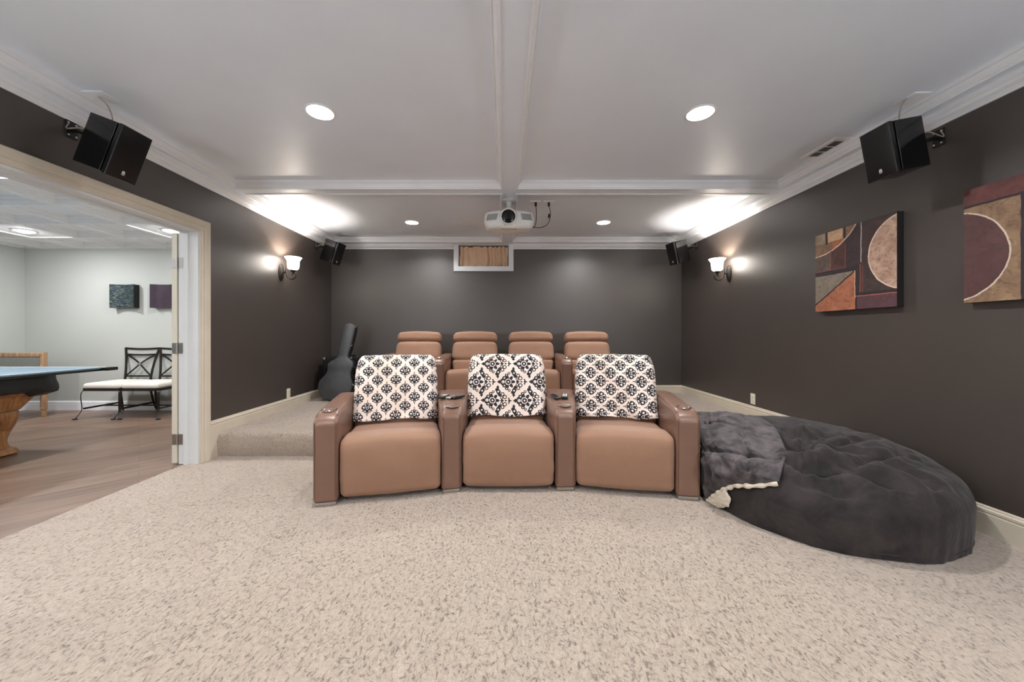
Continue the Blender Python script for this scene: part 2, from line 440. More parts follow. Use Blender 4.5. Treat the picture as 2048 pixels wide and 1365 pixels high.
def cat_rom(P, k=4, closed=True):
    out = []; n = len(P)
    rng = range(n) if closed else range(n-1)
    for i in rng:
        p = [P[(i+d) % n] if closed else P[max(0, min(n-1, i+d))] for d in (-1, 0, 1, 2)]
        for j in range(k):
            t = j/k
            out.append(tuple(.5*((2*p[1][a])+(-p[0][a]+p[2][a])*t+(2*p[0][a]-5*p[1][a]+4*p[2][a]-p[3][a])*t*t+(-p[0][a]+3*p[1][a]-3*p[2][a]+p[3][a])*t**3) for a in range(len(p[0]))))
    if not closed: out.append(tuple(P[-1]))
    return out
def fill_plane(rect, holes, z):     # flat sheet with holes: rect (x0,x1,y0,y1); holes are point lists
    bm = bmesh.new(); edges = []
    for loop in [[(rect[0],rect[2]),(rect[1],rect[2]),(rect[1],rect[3]),(rect[0],rect[3])]]+holes:
        vs = [bm.verts.new((x, y, z)) for x, y in loop]
        edges += [bm.edges.new((vs[i], vs[(i+1) % len(vs)])) for i in range(len(vs))]
    bmesh.ops.triangle_fill(bm, use_beauty=True, use_dissolve=False, edges=edges)
    bm.verts.index_update(); v = [tuple(p.co) for p in bm.verts]; f = [tuple(q.index for q in t.verts) for t in bm.faces]
    bm.free(); return v, f
def circ(cx, cy, r, n=32): return [(cx+r*cos(2*pi*i/n), cy+r*sin(2*pi*i/n)) for i in range(n)]
def rectp(a): return [(a[0],a[2]),(a[1],a[2]),(a[1],a[3]),(a[0],a[3])]
def run(mb, p0, p1, nrm, prof, m0=0, m1=0, zb=0):   # moulding swept straight from p0 to p1; prof = (offset, z)
    p0, p1, nrm = Vector((*p0, 0)), Vector((*p1, 0)), Vector((*nrm, 0)); t = (p1-p0).normalized(); n = len(prof)
    v = [p0+nrm*d+t*d*m0+Vector((0,0,z+zb)) for d, z in prof]+[p1+nrm*d-t*d*m1+Vector((0,0,z+zb)) for d, z in prof]
    f = [(i, (i+1) % n, n+(i+1) % n, n+i) for i in range(n)]+[tuple(range(n)), tuple(range(n, 2*n))]
    mb.add(v, f)
def area(name, loc, r, power, col, parent=None, size=None):
    l = bpy.data.lights.new(name, 'AREA'); l.shape = 'DISK'; l.size = r*2; l.energy = power; l.color = col
    o = bpy.data.objects.new(name, l); COL.objects.link(o); o.location = loc
    if parent: o.parent = parent
    return o

# ================================================================== THE ROOM
PAN = [(-2.534, -.020, -1.0, 3.437), (.123, 2.59, -1.0, 3.437), (-2.534, -.020, 3.57, 5.43), (.123, 2.59, 3.57, 5.43)]
CANS = [(-1.185, 2.353), (1.271, 2.364), (-1.182, 4.688), (1.278, 4.688), (-1.185, .02), (1.271, .02)]  # last two are unseen, continue the spacing, added to brighten the room
TP = .042
# floor (lower carpet), platform, games room floor
m = MB(); m.grid(60, 56, lambda u, v: (-2.77+u*(XR+2.77), YF+v*(YRI+.03-YF), .004*noise.noise(Vector((u*9, v*9, 0))) if .02 < u < .98 else 0))
struct(m.build('floor', MT['carpet']))
m = MB()
pr = [(3.365, 0), (3.352, .06), (3.348, .13), (3.352, .17), (3.366, .20), (3.39, .218), (3.42, .225)]+[(3.42+(YB-3.42)*i/12, .225) for i in range(1, 13)]
m.grid(70, len(pr), lambda u, v: (XL+u*(XR-XL), pr[int(round(v*(len(pr)-1)))][0]+.006*noise.noise(Vector((u*22, v*8, 3))), pr[int(round(v*(len(pr)-1)))][1]+(.003*noise.noise(Vector((u*20, v*9, 1))) if v > .2 else 0)))
struct(m.build('floor', MT['carpet'], ang=80))
m = MB(); m.box(GX, -2.77, YF, GY, -.06, -.006)
struct(m.build('floor', MT['plank'], smooth=False))

# theatre walls
OY0, OY1, OZ = 1.20, 3.18, 2.03
m = MB()
m.box(XL-WT+.01, XL, OY1, YB+.15, 0, ZP+.05); m.box(XL-WT+.01, XL, YF-.15, OY0, 0, ZP+.05); m.box(XL-WT+.01, XL, OY0, OY1, OZ, ZP+.05)
struct(m.build('wall_left', MT['wall'], smooth=False))
m = MB(); m.box(XR, XR+.15, YF-.15, YB+.15, 0, ZP+.05); struct(m.build('wall_right', MT['wall'], smooth=False))
WX0, WX1, WZ0, WZ1 = -.702, .0745, 2.161, 2.497
m = MB()
m.box(XL, WX0, YB, YB+.15, 0, ZP+.05); m.box(WX1, XR, YB, YB+.15, 0, ZP+.05); m.box(WX0, WX1, YB, YB+.15, 0, WZ0); m.box(WX0, WX1, YB, YB+.15, WZ1, ZP+.05)
struct(m.build('wall_back', MT['wall'], smooth=False))
m = MB(); m.box(XL, XR, YF-.15, YF, 0, ZP+.05); struct(m.build('wall_front', MT['wall'], smooth=False))
# games room walls
m = MB(); m.box(XL-WT, XL-WT+.01, OY1, GY, 0, GZ+.12); m.box(XL-WT, XL-WT+.01, YF, OY0, 0, GZ+.12); m.box(XL-WT, XL-WT+.01, OY0, OY1, OZ, GZ+.12)
struct(m.build('wall_right', MT['gwall'], smooth=False))
m = MB(); m.box(GX, XL-WT, GY, GY+.1, 0, GZ+.12); struct(m.build('wall_back', MT['gwall'], smooth=False))
m = MB(); m.box(GX-.1, GX, YF-.1, GY+.1, 0, GZ+.12); struct(m.build('wall_left', MT['gwall'], smooth=False))
m = MB(); m.box(GX, XL-WT, YF-.1, YF, 0, GZ+.12); struct(m.build('wall_front', MT['gwall'], smooth=False))

# theatre ceiling: soffit sheet with four recesses, panels with holes for the cans
v, f = fill_plane((XL, XR, YF, YB), [rectp(p) for p in PAN], ZS)
cm = MB().add(v, f)
for p in PAN:
    hs = [circ(cx, cy, .080) for cx, cy in CANS if p[0] < cx < p[1] and p[2] < cy < p[3]]
    v, f = fill_plane(p, hs, ZP); cm.add(v, f)
    x0, x1, y0, y1 = p
    cm.add([(x0,y0,ZS),(x1,y0,ZS),(x1,y1,ZS),(x0,y1,ZS),(x0,y0,ZP),(x1,y0,ZP),(x1,y1,ZP),(x0,y1,ZP)], [(0,1,5,4),(1,2,6,5),(2,3,7,6),(3,0,4,7)])
struct(cm.build('ceiling', MT['ceil'], smooth=False))
m = MB(); m.box(XL-.2, XR+.2, YF-.2, YB+.2, 2.70, 2.72); struct(m.build('ceiling', MT['ceil'], smooth=False))   # slab above, closes the void
# recess mouldings
tp = [(0,0),(-.006,-.001),(-.006,-.008),(.005,-.009),(.007,-.003),(.007,.004),(.012,.005),(.014,.014),(.021,.030),(.028,.038),(.028,.045),(.033,.045),(.034,.041),(.040,.041),(TP,.048),(TP,.062),(0,.062)]
for i, (x0, x1, y0, y1) in enumerate(PAN):
    m = MB(); C = [(x0,y0),(x1,y0),(x1,y1),(x0,y1)]; v = []
    sg = [(1,1),(-1,1),(-1,-1),(1,-1)]
    for d, z in tp:
        for (cx, cy), (sx, sy) in zip(C, sg): v.append((cx+sx*d, cy+sy*d, ZS+z))
    n = len(tp); f = [(j*4+k, j*4+(k+1)%4, ((j+1)%n)*4+(k+1)%4, ((j+1)%n)*4+k) for j in range(n) for k in range(4)]
    m.add(v, f); struct(m.build('trim_%d' % (i+1), MT['trimw'], ang=25))
# crown moulding on the walls
cp = [(0,2.428),(.010,2.428),(.011,2.436),(.016,2.438),(.016,2.444),(.022,2.443),(.023,2.449),(.030,2.450),(.042,2.457),(.050,2.470),(.050,2.477),(.057,2.476),(.058,2.484),(.066,2.483),(.070,2.490),(.070,2.50),(0,2.50)]
m = MB(); run(m, (XL, YF), (XL, YB), (1, 0), cp, 1, 1); struct(m.build('trim_5', MT['trimw'], ang=25))
m = MB(); run(m, (XR, YF), (XR, YB), (-1, 0), cp, 1, 1); struct(m.build('trim_6', MT['trimw'], ang=25))
m = MB(); run(m, (XL, YB), (-.77, YB), (0, -1), cp, 1, 0); run(m, (.146, YB), (XR, YB), (0, -1), cp, 0, 1); struct(m.build('trim_7', MT['trimw'], ang=25))
m = MB(); run(m, (XL, YF), (XR, YF), (0, 1), cp, 1, 1); struct(m.build('trim_8', MT['trimw'], ang=25))
# baseboards
def bprof(h): return [(0,0),(.016,0),(.016,h-.045),(.013,h-.042),(.013,h-.036),(.016,h-.033),(.016,h-.020),(.010,h-.014),(.009,h-.006),(.005,h),(0,h)]
bh = .115; zb = ZPL-.02
m = MB(); run(m, (XL, 3.272), (XL, YB), (1, 0), bprof(bh+.02), 0, 1, zb); m.box(XL, XL+.0155, 3.272, 3.40, 0, .21); struct(m.build('baseboard_left', MT['trimc'], ang=25))
m = MB(); run(m, (XL, YB), (XR, YB), (0, -1), bprof(bh+.02), 1, 1, zb); struct(m.build('baseboard_back', MT['trimc'], ang=25))
m = MB(); run(m, (XR, 3.35), (XR, YB), (-1, 0), bprof(bh+.02), 0, 1, zb)
run(m, (XR, YF), (XR, 3.35), (-1, 0), bprof(.16), 0, 0); m.box(XR-.0155, XR, 3.33, 3.42, 0, .21); struct(m.build('baseboard_right', MT['trimc'], ang=25))
m = MB(); run(m, (XL, YF), (XL, OY0-.1), (1, 0), bprof(.16), 0, 0); struct(m.build('baseboard_left', MT['trimc'], ang=25))
m = MB(); run(m, (GX, GY), (XL-WT, GY), (0, -1), bprof(.139), 1, 0, -.006); run(m, (GX, YF), (GX, GY), (1, 0), bprof(.139), 0, 1, -.006)
struct(m.build('baseboard_left', MT['trimw'], ang=25))

# door casing, jamb and folded-back door leaf
m = MB(); W = .092
cas = [(0,0),(0,.012),(.008,.014),(.012,.018),(.030,.018),(.038,.015),(.044,.020),(.060,.024),(.078,.026),(.086,.026),(W,.020),(W,0)]   # (across, proud)
def casing(mb, x, sgn):
    a, b, h = OY0, OY1, OZ; v = []
    n = len(cas)
    for w_, p in cas: v.append((x+sgn*p, b+w_, 0))
    for w_, p in cas: v.append((x+sgn*p, b+w_, h+w_))
    for w_, p in cas: v.append((x+sgn*p, a-w_, h+w_))
    for w_, p in cas: v.append((x+sgn*p, a-w_, 0))
    f = [(k*n+i, k*n+(i+1)%n, (k+1)*n+(i+1)%n, (k+1)*n+i) for k in range(3) for i in range(n)]
    mb.add(v, f)
casing(m, XL, 1)
door = struct(m.build('door_1', MT['trimc'], ang=20)); tag(door, 'wide cased opening in the dark wall to the games room', None)
m = MB()
m.box(XL-WT, XL, OY1-.018, OY1+.001, 0, OZ); m.box(XL-WT, XL, OY0-.001, OY0+.018, 0, OZ); m.box(XL-WT, XL, OY0+.018, OY1-.018, OZ-.018, OZ+.001)
m.box(XL-.115, XL-.08, OY1-.031, OY1-.018, 0, OZ-.018); m.box(XL-.115, XL-.08, OY0+.018, OY1-.031, OZ-.031, OZ-.018)
m.build('door_jamb', MT['jamb'], door, smooth=False)
m = MB(); LX = XL-WT-.012
m.box(LX-.044, LX, OY1-.022, OY1+.90, .012, 2.005)
for a0, a1, b0, b1 in ((.12, .80, .18, .95), (.12, .80, 1.05, 1.88)): m.box(LX-.050, LX+.004, OY1+a0, OY1+a1, b0, b1)
leaf = m.build('door_leaf', pm('pale_beige_door_paint', (214, 208, 192), .4, var=.02), door, smooth=False)
for z in (1.745, 1.005, .215):
    m = MB(); yy = OY1-.024
    m.box(LX-.040, LX-.006, yy-.001, yy+.003, z-.045, z+.045); m.box(XL-WT+.002, XL-WT+.036, OY1-.0205, OY1-.0175, z-.045, z+.045)
    m.tube([(LX+.004, yy-.003, z-.047), (LX+.004, yy-.003, z+.047)], .006, 10)
    for dz in (-.03, 0, .03):
        m.lathe([(0,.0015),(.0035,.001),(.004,0)], 8, mtx=Matrix.Translation((LX-.022, yy-.001, z+dz)) @ Matrix.Rotation(pi/2, 4, 'X'), cap=False)
    m.build('hinge', MT['metal'], door)

# games room coffered tile ceiling
m = MB(); G0X, G0Y, P = -4.417, 3.607, .61
st = [(.0, .0), (.026, .0), (.026, .020), (.066, .022), (.066, .046), (.108, .048), (.108, .070)]
GL = [(-4.112, 4.522), (-5.942, 4.522), (-4.112, 2.692), (-5.942, 2.692), (-4.112, .862), (-5.942, .862)]
for i in range(-5, 4):
    for j in range(-9, 4):
        x0, y0 = G0X+i*P, G0Y+j*P; x1, y1 = x0+P, y0+P
        X0, X1, Y0, Y1 = max(x0, GX), min(x1, XL-WT), max(y0, YF), min(y1, GY)
        if X1-X0 < .2 or Y1-Y0 < .2: continue
        flat = any(x0 < gx < x1 and y0 < gy < y1 for gx, gy in GL)
        S = st if not flat else [(0,0),(.022,0),(.022,.012)]
        v = []
        for d, z in S:
            v += [(X0+d, Y0+d, GZ+z), (X1-d, Y0+d, GZ+z), (X1-d, Y1-d, GZ+z), (X0+d, Y1-d, GZ+z)]
        f = [(k*4+q, k*4+(q+1)%4, (k+1)*4+(q+1)%4, (k+1)*4+q) for k in range(len(S)-1) for q in range(4)]
        f.append(tuple((len(S)-1)*4+q for q in range(4)))
        m.add(v, f)
struct(m.build('ceiling', MT['tile'], smooth=False))
m = MB(); m.box(GX-.1, XL-WT+.01, YF-.1, GY+.1, GZ+.125, GZ+.14); struct(m.build('ceiling', MT['tile'], smooth=False))

# window with curtain
m = MB()
for a in ((-.77, WX0), (WX1, .146)): m.box(a[0], a[1], YB-.019, YB, WZ0, 2.4995)
m.box(-.77, .146, YB-.019, YB, 2.091, WZ0)
wn = struct(m.build('window_1', MT['trimw'], smooth=False))
m = MB(); m.box(WX0-.001, WX0+.006, YB-.01, YB+.15, WZ0, WZ1); m.box(WX1-.006, WX1+.001, YB-.01, YB+.15, WZ0, WZ1); m.box(WX0, WX1, YB-.01, YB+.15, WZ0-.001, WZ0+.006); m.box(WX0, WX1, YB-.01, YB+.15, WZ1-.006, WZ1)
m.build('window_reveal', MT['trimw'], wn, smooth=False)
m = MB(); m.box(WX0, WX1, YB+.12, YB+.125, WZ0, WZ1)
gl = NT('dim_window_glass'); m.build('window_pane', gl.fin((.05, .06, .07, 1), .05, 0), wn, smooth=False)
cu = empty('window_curtain', (0, YB+.03, WZ0), label='gathered tan curtain hung inside the small high window', cat='curtain')
def cf(u, v):
    x = WX0+.012+u*(WX1-WX0-.03); ph = u*50+3.4*sin(u*7.3+.6)+1.8*noise.noise(Vector((u*6, v*2.2, 2)))
    a = .022*(.55+.45*sin(u*23+1))*(.6+.4*v) + .006
    return (x+.006*sin(ph*1.3), a*sin(ph)+.004*noise.noise(Vector((u*30, v*6, 0))), .012+(1-v)*(.318-.012)+.004*sin(ph*.5)*v)
m = MB(); m.grid(260, 26, cf); c = m.build('cloth', MT['curtain'], cu, ang=80)
sm = c.modifiers.new('thick', 'SOLIDIFY'); sm.thickness = .002
m = MB(); m.tube([(WX0+.006, .006, .310), (WX1-.006, .006, .310)], .005, 10); m.build('rod', MT['iron'], cu)

# downlights
def downlight(cx, cy, lb):
    t = empty('recessed_downlight', (cx, cy, ZP), label=lb, cat='ceiling light', group='recessed downlights in the theatre ceiling')
    m = MB(); m.lathe([(.0925,0),(.0925,-.003),(.088,-.0055),(.080,-.006),(.0765,-.003),(.0765,.001)], 48, cap=False); m.build('trim_ring', MT['trimw'], t)
    m = MB(); m.lathe([(.0765,.0),(.073,.022),(.0725,.026),(.066,.060)], 48, cap=False); m.build('reflector', pm('white_reflector', (240,240,238), .25), t)
    m = MB(); m.lathe([(.066,.060),(.0,.060)], 32, cap=False); m.build('socket_plate', MT['white'], t)
    m = MB(); m.lathe([(0,.030),(.03,.031),(.048,.036),(.054,.045),(.05,.058)], 32, cap=False); m.build('bulb', MT['bulb'], t)
    area('lamp', (0, 0, .028), .045, E_CAN, (1, .98, .97), t)
lbs = ['large round ceiling downlight in the left front panel', 'large round ceiling downlight in the right front panel', 'small-looking round downlight in the back panel left of the projector', 'small-looking round downlight in the back panel right of the projector', 'added round ceiling downlight, unseen behind the viewpoint on the left', 'added round ceiling downlight, unseen behind the viewpoint on the right']
for (cx, cy), lb in zip(CANS, lbs): downlight(cx, cy, lb)
glb = ['bright round light in the tiled ceiling near the door edge', 'bright round light in the tiled ceiling above the pool table', 'tiled ceiling light above the doorway side of the games room', 'tiled ceiling light over the near end of the pool table', 'tiled ceiling light at the near doorway side', 'tiled ceiling light at the near left corner']
for (cx, cy), lb in zip(GL, glb):
    t = empty('ceiling_downlight', (cx, cy, GZ+.012), label=lb, cat='ceiling light', group='round lights in the games room tile ceiling')
    m = MB(); m.lathe([(.105,0),(.105,-.004),(.098,-.007),(.088,-.007),(.085,-.002)], 40, cap=False); m.build('trim_ring', MT['trimw'], t)
    m = MB(); m.lathe([(0,-.026),(.03,-.025),(.055,-.019),(.07,-.010),(.086,-.002)], 32, cap=False); m.build('bulb', MT['wbulb'], t)
    area('lamp', (0, 0, -.030), .08, E_GAME, (1, 1, .99), t)

# ceiling vent
t = empty('ceiling_vent', (2.4835, 2.818, ZP), label='white slotted air vent in the ceiling beside the right crown moulding', cat='vent')
m = MB(); x0, x1, y0, y1 = -.0685, .0685, -.1565, .1565
slots = [(-.036,.036,-.118,-.042), (-.036,.036,-.030,.038), (-.036,.036,.050,.118)]
v, f = fill_plane((x0, x1, y0, y1), [rectp(s) for s in slots], -.006); m.add(v, f)
m.add([(x0,y0,-.006),(x1,y0,-.006),(x1,y1,-.006),(x0,y1,-.006),(x0-.004,y0-.004,0),(x1+.004,y0-.004,0),(x1+.004,y1+.004,0),(x0-.004,y1+.004,0)], [(0,1,5,4),(1,2,6,5),(2,3,7,6),(3,0,4,7)])
m.build('frame', MT['trimw'], t, smooth=False)
for s in slots:
    m = MB()
    n = 9
    for k in range(n):
        yy = s[2]+(k+.5)*(s[3]-s[2])/n; m.box(s[0], s[1], yy-.0007, yy+.0007, -.0055, -.001)
    m.build('grille', MT['grey'], t, smooth=False)
m = MB(); m.box(-.04, .04, -.122, .122, -.0009, -.0003); m.build('duct', MT['black'], t, smooth=False)
m = MB(); m.box(.0, .012, -.138, -.126, -.012, -.004); m.build('damper_lever', MT['white'], t, smooth=False)

# ceiling speaker wire plates, outlets
def plate(name, loc, sx, sy, lb, cat, rot=None, mat='ivory', kind='blank'):
    t = empty(name, loc, label=lb, cat=cat)
    if rot: t.rotation_euler = rot
    m = MB(); m.rbox(sx, sy, .006, .0025, (0,0,.003), seg=.05, k=2); m.build('cover', MT[mat], t)
    if kind == 'outlet':
        for s in (-1, 1):
            m = MB(); m.rbox(.034, .028, .004, .0015, (0, s*.0195, .0065), k=2); o = m.build('socket', MT[mat], t)
            m = MB()
            for dx in (-.0065, .0065): m.box(dx-.001, dx+.001, s*.0195, s*.0195+.008, .0084, .0088)
            m.lathe([(0,.0003),(.0024,.0003),(.0024,0)], 8, (0, s*.0195-.006, .0084)); m.build('slot', MT['black'], o, smooth=False)
        m = MB(); m.lathe([(.0032,0),(.0028,.001),(0,.0012)], 10, (0,0,.006)); m.build('screw', MT['metal'], t)
    return t
plate('electrical_outlet', (XL, 4.483, .399), .072, .117, 'ivory outlet plate low on the left wall past the doorway', 'outlet', (pi/2, 0, pi/2), kind='outlet')
plate('electrical_outlet', (XR, 3.995, .417), .072, .117, 'ivory outlet plate low on the right wall above the baseboard', 'outlet', (pi/2, 0, -pi/2), kind='outlet')
for n_, (y_, z_) in enumerate(((4.07, 1.51), (4.52, 1.51))):
    m = MB(); m.tube([(XL-.01, y_, z_), (XL+.004, y_, z_)], .003, 8)
    tag(m.build('wall_anchor', MT['metal']), ['tiny metal anchor left in the wall under the left sconce', 'tiny metal anchor in the left wall nearer the back corner'][n_], 'anchor', 'wall anchors below the left sconce')

# ================================================================== SCONCES
def sconce(x, y, s, lb):        # s = +1 projects towards +X
    t = empty('wall_sconce', (x, y, 1.861), label=lb, cat='wall light', group='pair of scroll-arm wall sconces')
    def X(p): return (s*p[0], p[1], p[2])
    m = MB()
    el = lambda a, b, d: [(d, a*cos(2*pi*i/40), b*sin(2*pi*i/40)) for i in range(40)]
    rows = [el(.050,.103,0), el(.052,.104,.006), el(.045,.096,.013), el(.036,.084,.011), el(.030,.076,.018), el(.0,.0,.024)]
    v = [X(p) for r_ in rows for p in r_]; m.add(v, [(j*40+i, j*40+(i+1)%40, (j+1)*40+(i+1)%40, (j+1)*40+i) for j in range(5) for i in range(40)])
    m.build('backplate', MT['iron'], t)
    m = MB(); pts = [(.02,0,-.005),(.045,0,-.004),(.058,0,.01)]
    m.tube([X(p) for p in pts], .007, 10)
    big = [(.085,0,.155),(.082,0,.12),(.068,0,.07),(.060,0,.02),(.062,0,-.02),(.078,0,-.055),(.108,0,-.078),(.145,0,-.080),(.172,0,-.062),(.180,0,-.035),(.168,0,-.012),(.146,0,-.010),(.134,0,-.024),(.139,0,-.038)]
    P = cat_rom(big, 5, False); m.tube([X(p) for p in P], [.0048+.0022*sin(pi*i/len(P)) for i in range(len(P))], 10)
    m.tube([X(p) for p in [(.085,0,.155),(.080,0,.162),(.074,0,.158)]], .004, 8)
    m.build('scroll_arm', MT['iron'], t)
    m = MB(); cx = s*.146
    m.lathe([(.005,-.012),(.012,0),(.026,.012),(.034,.026),(.030,.028),(0,.028)], 24, (cx,0,0)); m.build('cup', MT['iron'], t)
    m = MB()
    pf = [(.030,.026),(.050,.034),(.060,.052),(.063,.080),(.064,.115),(.070,.140),(.083,.160),(.092,.172),(.0895,.173),(.079,.160),(.067,.140),(.061,.115),(.060,.082),(.057,.054),(.048,.037),(.028,.029)]
    m.lathe([(r_, z+.003) for r_, z in pf], 40, (cx,0,0), cap=False); m.build('glass_shade', MT['shade'], t)
    l = bpy.data.lights.new('lamp', 'POINT'); l.energy = E_SCONCE; l.color = (1, .92, .84); l.shadow_soft_size = .012
    o = bpy.data.objects.new('lamp', l); COL.objects.link(o); o.parent = t; o.location = (cx, 0, .100)
    m = MB(); m.lathe([(0,.058),(.016,.062),(.022,.074),(.018,.084),(0,.086)], 16, (cx,0,0)); m.build('bulb', MT['bulb'], t)
MT['shade'] = emis('lit_frosted_glass', (255, 246, 235), 8)
sconce(XL, 4.337, 1, 'lit bell-shaped sconce on scroll arm on the left wall')
sconce(XR, 4.42, -1, 'lit bell-shaped sconce on scroll arm on the right wall')
sconce(XL, -.35, 1, 'added bell-shaped sconce, unseen on the left wall behind the viewpoint')  # unseen pair added to throw more light on the ceiling
sconce(XR, -.35, -1, 'added bell-shaped sconce, unseen on the right wall behind the viewpoint')

# two unseen globe lamps added behind the viewpoint to brighten ceiling and chair fronts
MT['globe'] = emis('added_fill_globe', (244, 249, 255), 6)
for x_, lb in ((-2.25, 'added opal globe fill lamp, unseen behind the viewpoint on the left'), (2.25, 'added opal globe fill lamp, unseen behind the viewpoint on the right')):
    t = empty('added_fill_lamp', (x_, -.85, 0), label=lb, cat='floor lamp', group='added globe fill lamps, unseen behind the viewpoint')
    m = MB(); m.lathe([(.14,0),(.14,.012),(.13,.02),(.02,.03),(.012,.05)], 32); m.build('base', MT['iron'], t)
    m = MB(); m.lathe([(.011,.04),(.011,1.24)], 16); m.lathe([(.011,1.20),(.05,1.24),(.055,1.255),(.0,1.255)], 24); m.build('pole', MT['iron'], t)
    m = MB(); m.lathe([(.15*sin(pi*i/16), 1.40-.15*cos(pi*i/16)) for i in range(17)], 32, cap=False); m.build('globe_shade', MT['globe'], t)
    l = bpy.data.lights.new('lamp', 'POINT'); l.energy = E_FILL; l.color = (.85, .93, 1); l.shadow_soft_size = .155
    o = bpy.data.objects.new('lamp', l); COL.objects.link(o); o.parent = t; o.location = (0, 0, 1.40)

# ================================================================== SPEAKERS
def speaker(seam_top, tilt, s, lb, yw=.18, yaw=0, wy=None, wz=None, wallx=XL, plate_pos=None):
    # s=+1: hangs on the left wall facing +X, s=-1: on the right wall facing -X; seam_top = near upper edge where box meets baffle
    t = empty('wall_speaker', seam_top, yaw, label=lb, cat='speaker', group='black surround speakers under the ceiling')
    a = R(tilt); hgt, dep = .297, .170
    fx = Vector((s*cos(a), 0, -sin(a))); dn = Vector((-s*sin(a), 0, -cos(a)))
    def P(u, v_, w_): return Vector((0,0,0))+fx*u+Vector((0,1,0))*v_+dn*w_
    def bx(mb, u0, u1, v0, v1, w0, w1, r=.003):
        M_ = Matrix((( fx.x, 0, dn.x, 0), (0, 1, 0, 0), (fx.z, 0, dn.z, 0), (0,0,0,1)))
        mb.rbox(u1-u0, v1-v0, w1-w0, r, ((u0+u1)/2, (v0+v1)/2, (w0+w1)/2), seg=.1, k=2, mtx=M_)
    m = MB(); bx(m, -dep, -.003, 0, yw, 0, hgt, .004); m.build('cabinet', MT['gloss'], t)
    m = MB(); bx(m, .003, .032, .002, yw-.002, -.002, hgt+.008, .005); m.build('front_grille', MT['blacks'], t)
    m = MB(); 
    for (w0, w1, u0, u1) in ((.262,.2655,-.009,.009), (.270,.2725,-.009,.009)): bx(m, .0315, .0335, yw/2+u0, yw/2+u1, w0, w1, .0005)
    M_ = Matrix.Translation(P(.0322, yw/2, .256)) @ Matrix.Rotation(a*s, 4, 'Y') @ Matrix.Rotation(pi/2, 4, 'Y')
    m.tube([(.0075*cos(2*pi*i/16), .0075*sin(2*pi*i/16), 0) for i in range(16)], .0013, 6, closed=True, mtx=M_)
    bx(m, .0315, .0332, yw/2-.003, yw/2+.003, .253, .259, .0005)
    m.build('badge', MT['white'], t, smooth=False)
    # bracket: wall plate, ball arm
    inv = Matrix.Rotation(-yaw, 4, 'Z')
    def L(p): return inv @ (Vector(p)-Vector(seam_top))
    m = MB(); px = wallx+s*.004
    c = L((px, wy, wz)); m.rbox(.008, .062, .105, .003, tuple(c), seg=.1, k=2, mtx=None); m.build('wall_plate', MT['black'], t)
    m = MB()
    for dy in (-.02, .02):
        for dz in (-.036, .036):
            q = L((wallx+s*.009, wy+dy, wz+dz)); m.rbox(.004, .011, .011, .0018, tuple(q), k=2)
    m.split('screw', MT['chrome'], t)
    m = MB(); back = P(-dep, yw/2, hgt*.45)
    m.tube([L((wallx+s*.006, wy, wz)), L((wallx+s*.05, wy, wz-.005)), back*.3+L((wallx+s*.05, wy, wz-.005))*.7, back], [.016,.014,.016,.02], 12); m.build('ball_arm', MT['black'], t)
    m = MB(); q = P(-dep, yw*.35, hgt*.35); w0 = L((wallx+s*.01, wy-.02, wz+.03))
    m.tube(cat_rom([tuple(q), tuple(q+Vector((-s*.05, -.03, .02))), tuple(w0+Vector((s*.03, -.035, -.05))), tuple(w0)], 6, False), .0035, 8)
    m.build('speaker_wire', MT['wire'], t)
    if plate_pos:
        m = MB(); top = L(plate_pos); q = P(-dep+.035, yw*.5, 0)
        m.tube(cat_rom([tuple(top), tuple(top+(q-top)*.4+Vector((s*.018, 0, .012))), tuple(top+(q-top)*.75+Vector((s*.014, 0, .010))), tuple(q)], 8, False), .0032, 8)
        m.build('ceiling_wire', MT['wire'], t)
    return t
MT['blacks'] = pm('black_speaker_cloth', (9, 9, 10), .28, var=.05)
MT['wire'] = pm('pale_speaker_wire', (150, 140, 124), .35, var=.1)
speaker((-2.221, 2.10, 2.348), 21, 1, 'large-looking black speaker bracketed above the doorway on the left wall', wy=2.234, wz=2.378, wallx=XL, plate_pos=(-2.44, 2.197, ZP-.004))
speaker((2.303, 2.157, 2.393), 10.5, -1, 'large-looking black speaker bracketed high on the right wall above the canvases', wy=2.288, wz=2.357, wallx=XR, plate_pos=(2.44, 2.21, ZP-.004))
speaker((-2.282, 4.98, 2.385), 20, 1, 'smaller-looking black speaker in the left back corner above the guitar case', wy=5.145, wz=2.37, wallx=XL, yaw=R(-9), plate_pos=(-2.28, 5.25, ZP-.004))
speaker((2.32, 4.95, 2.383), 13.5, -1, 'smaller-looking black speaker in the right back corner', wy=5.16, wz=2.37, wallx=XR, yaw=R(9), plate_pos=(2.34, 5.25, ZP-.004))
plate('ceiling_wire_plate', (-2.43, 2.197, ZP), .125, .100, 'small flat cover plate on the ceiling above the near left speaker', 'plate', (pi, 0, 0), mat='trimw')
plate('ceiling_wire_plate', (2.48, 2.216, ZP), .105, .118, 'small flat cover plate on the ceiling above the near right speaker', 'plate', (pi, 0, 0), mat='trimw')
plate('ceiling_wire_plate', (-2.28, 5.28, ZP), .12, .08, 'small flat cover plate on the ceiling above the far left speaker', 'plate', (pi, 0, 0), mat='trimw')
plate('ceiling_wire_plate', (2.34, 5.28, ZP), .12, .08, 'small flat cover plate on the ceiling above the far right speaker', 'plate', (pi, 0, 0), mat='trimw')

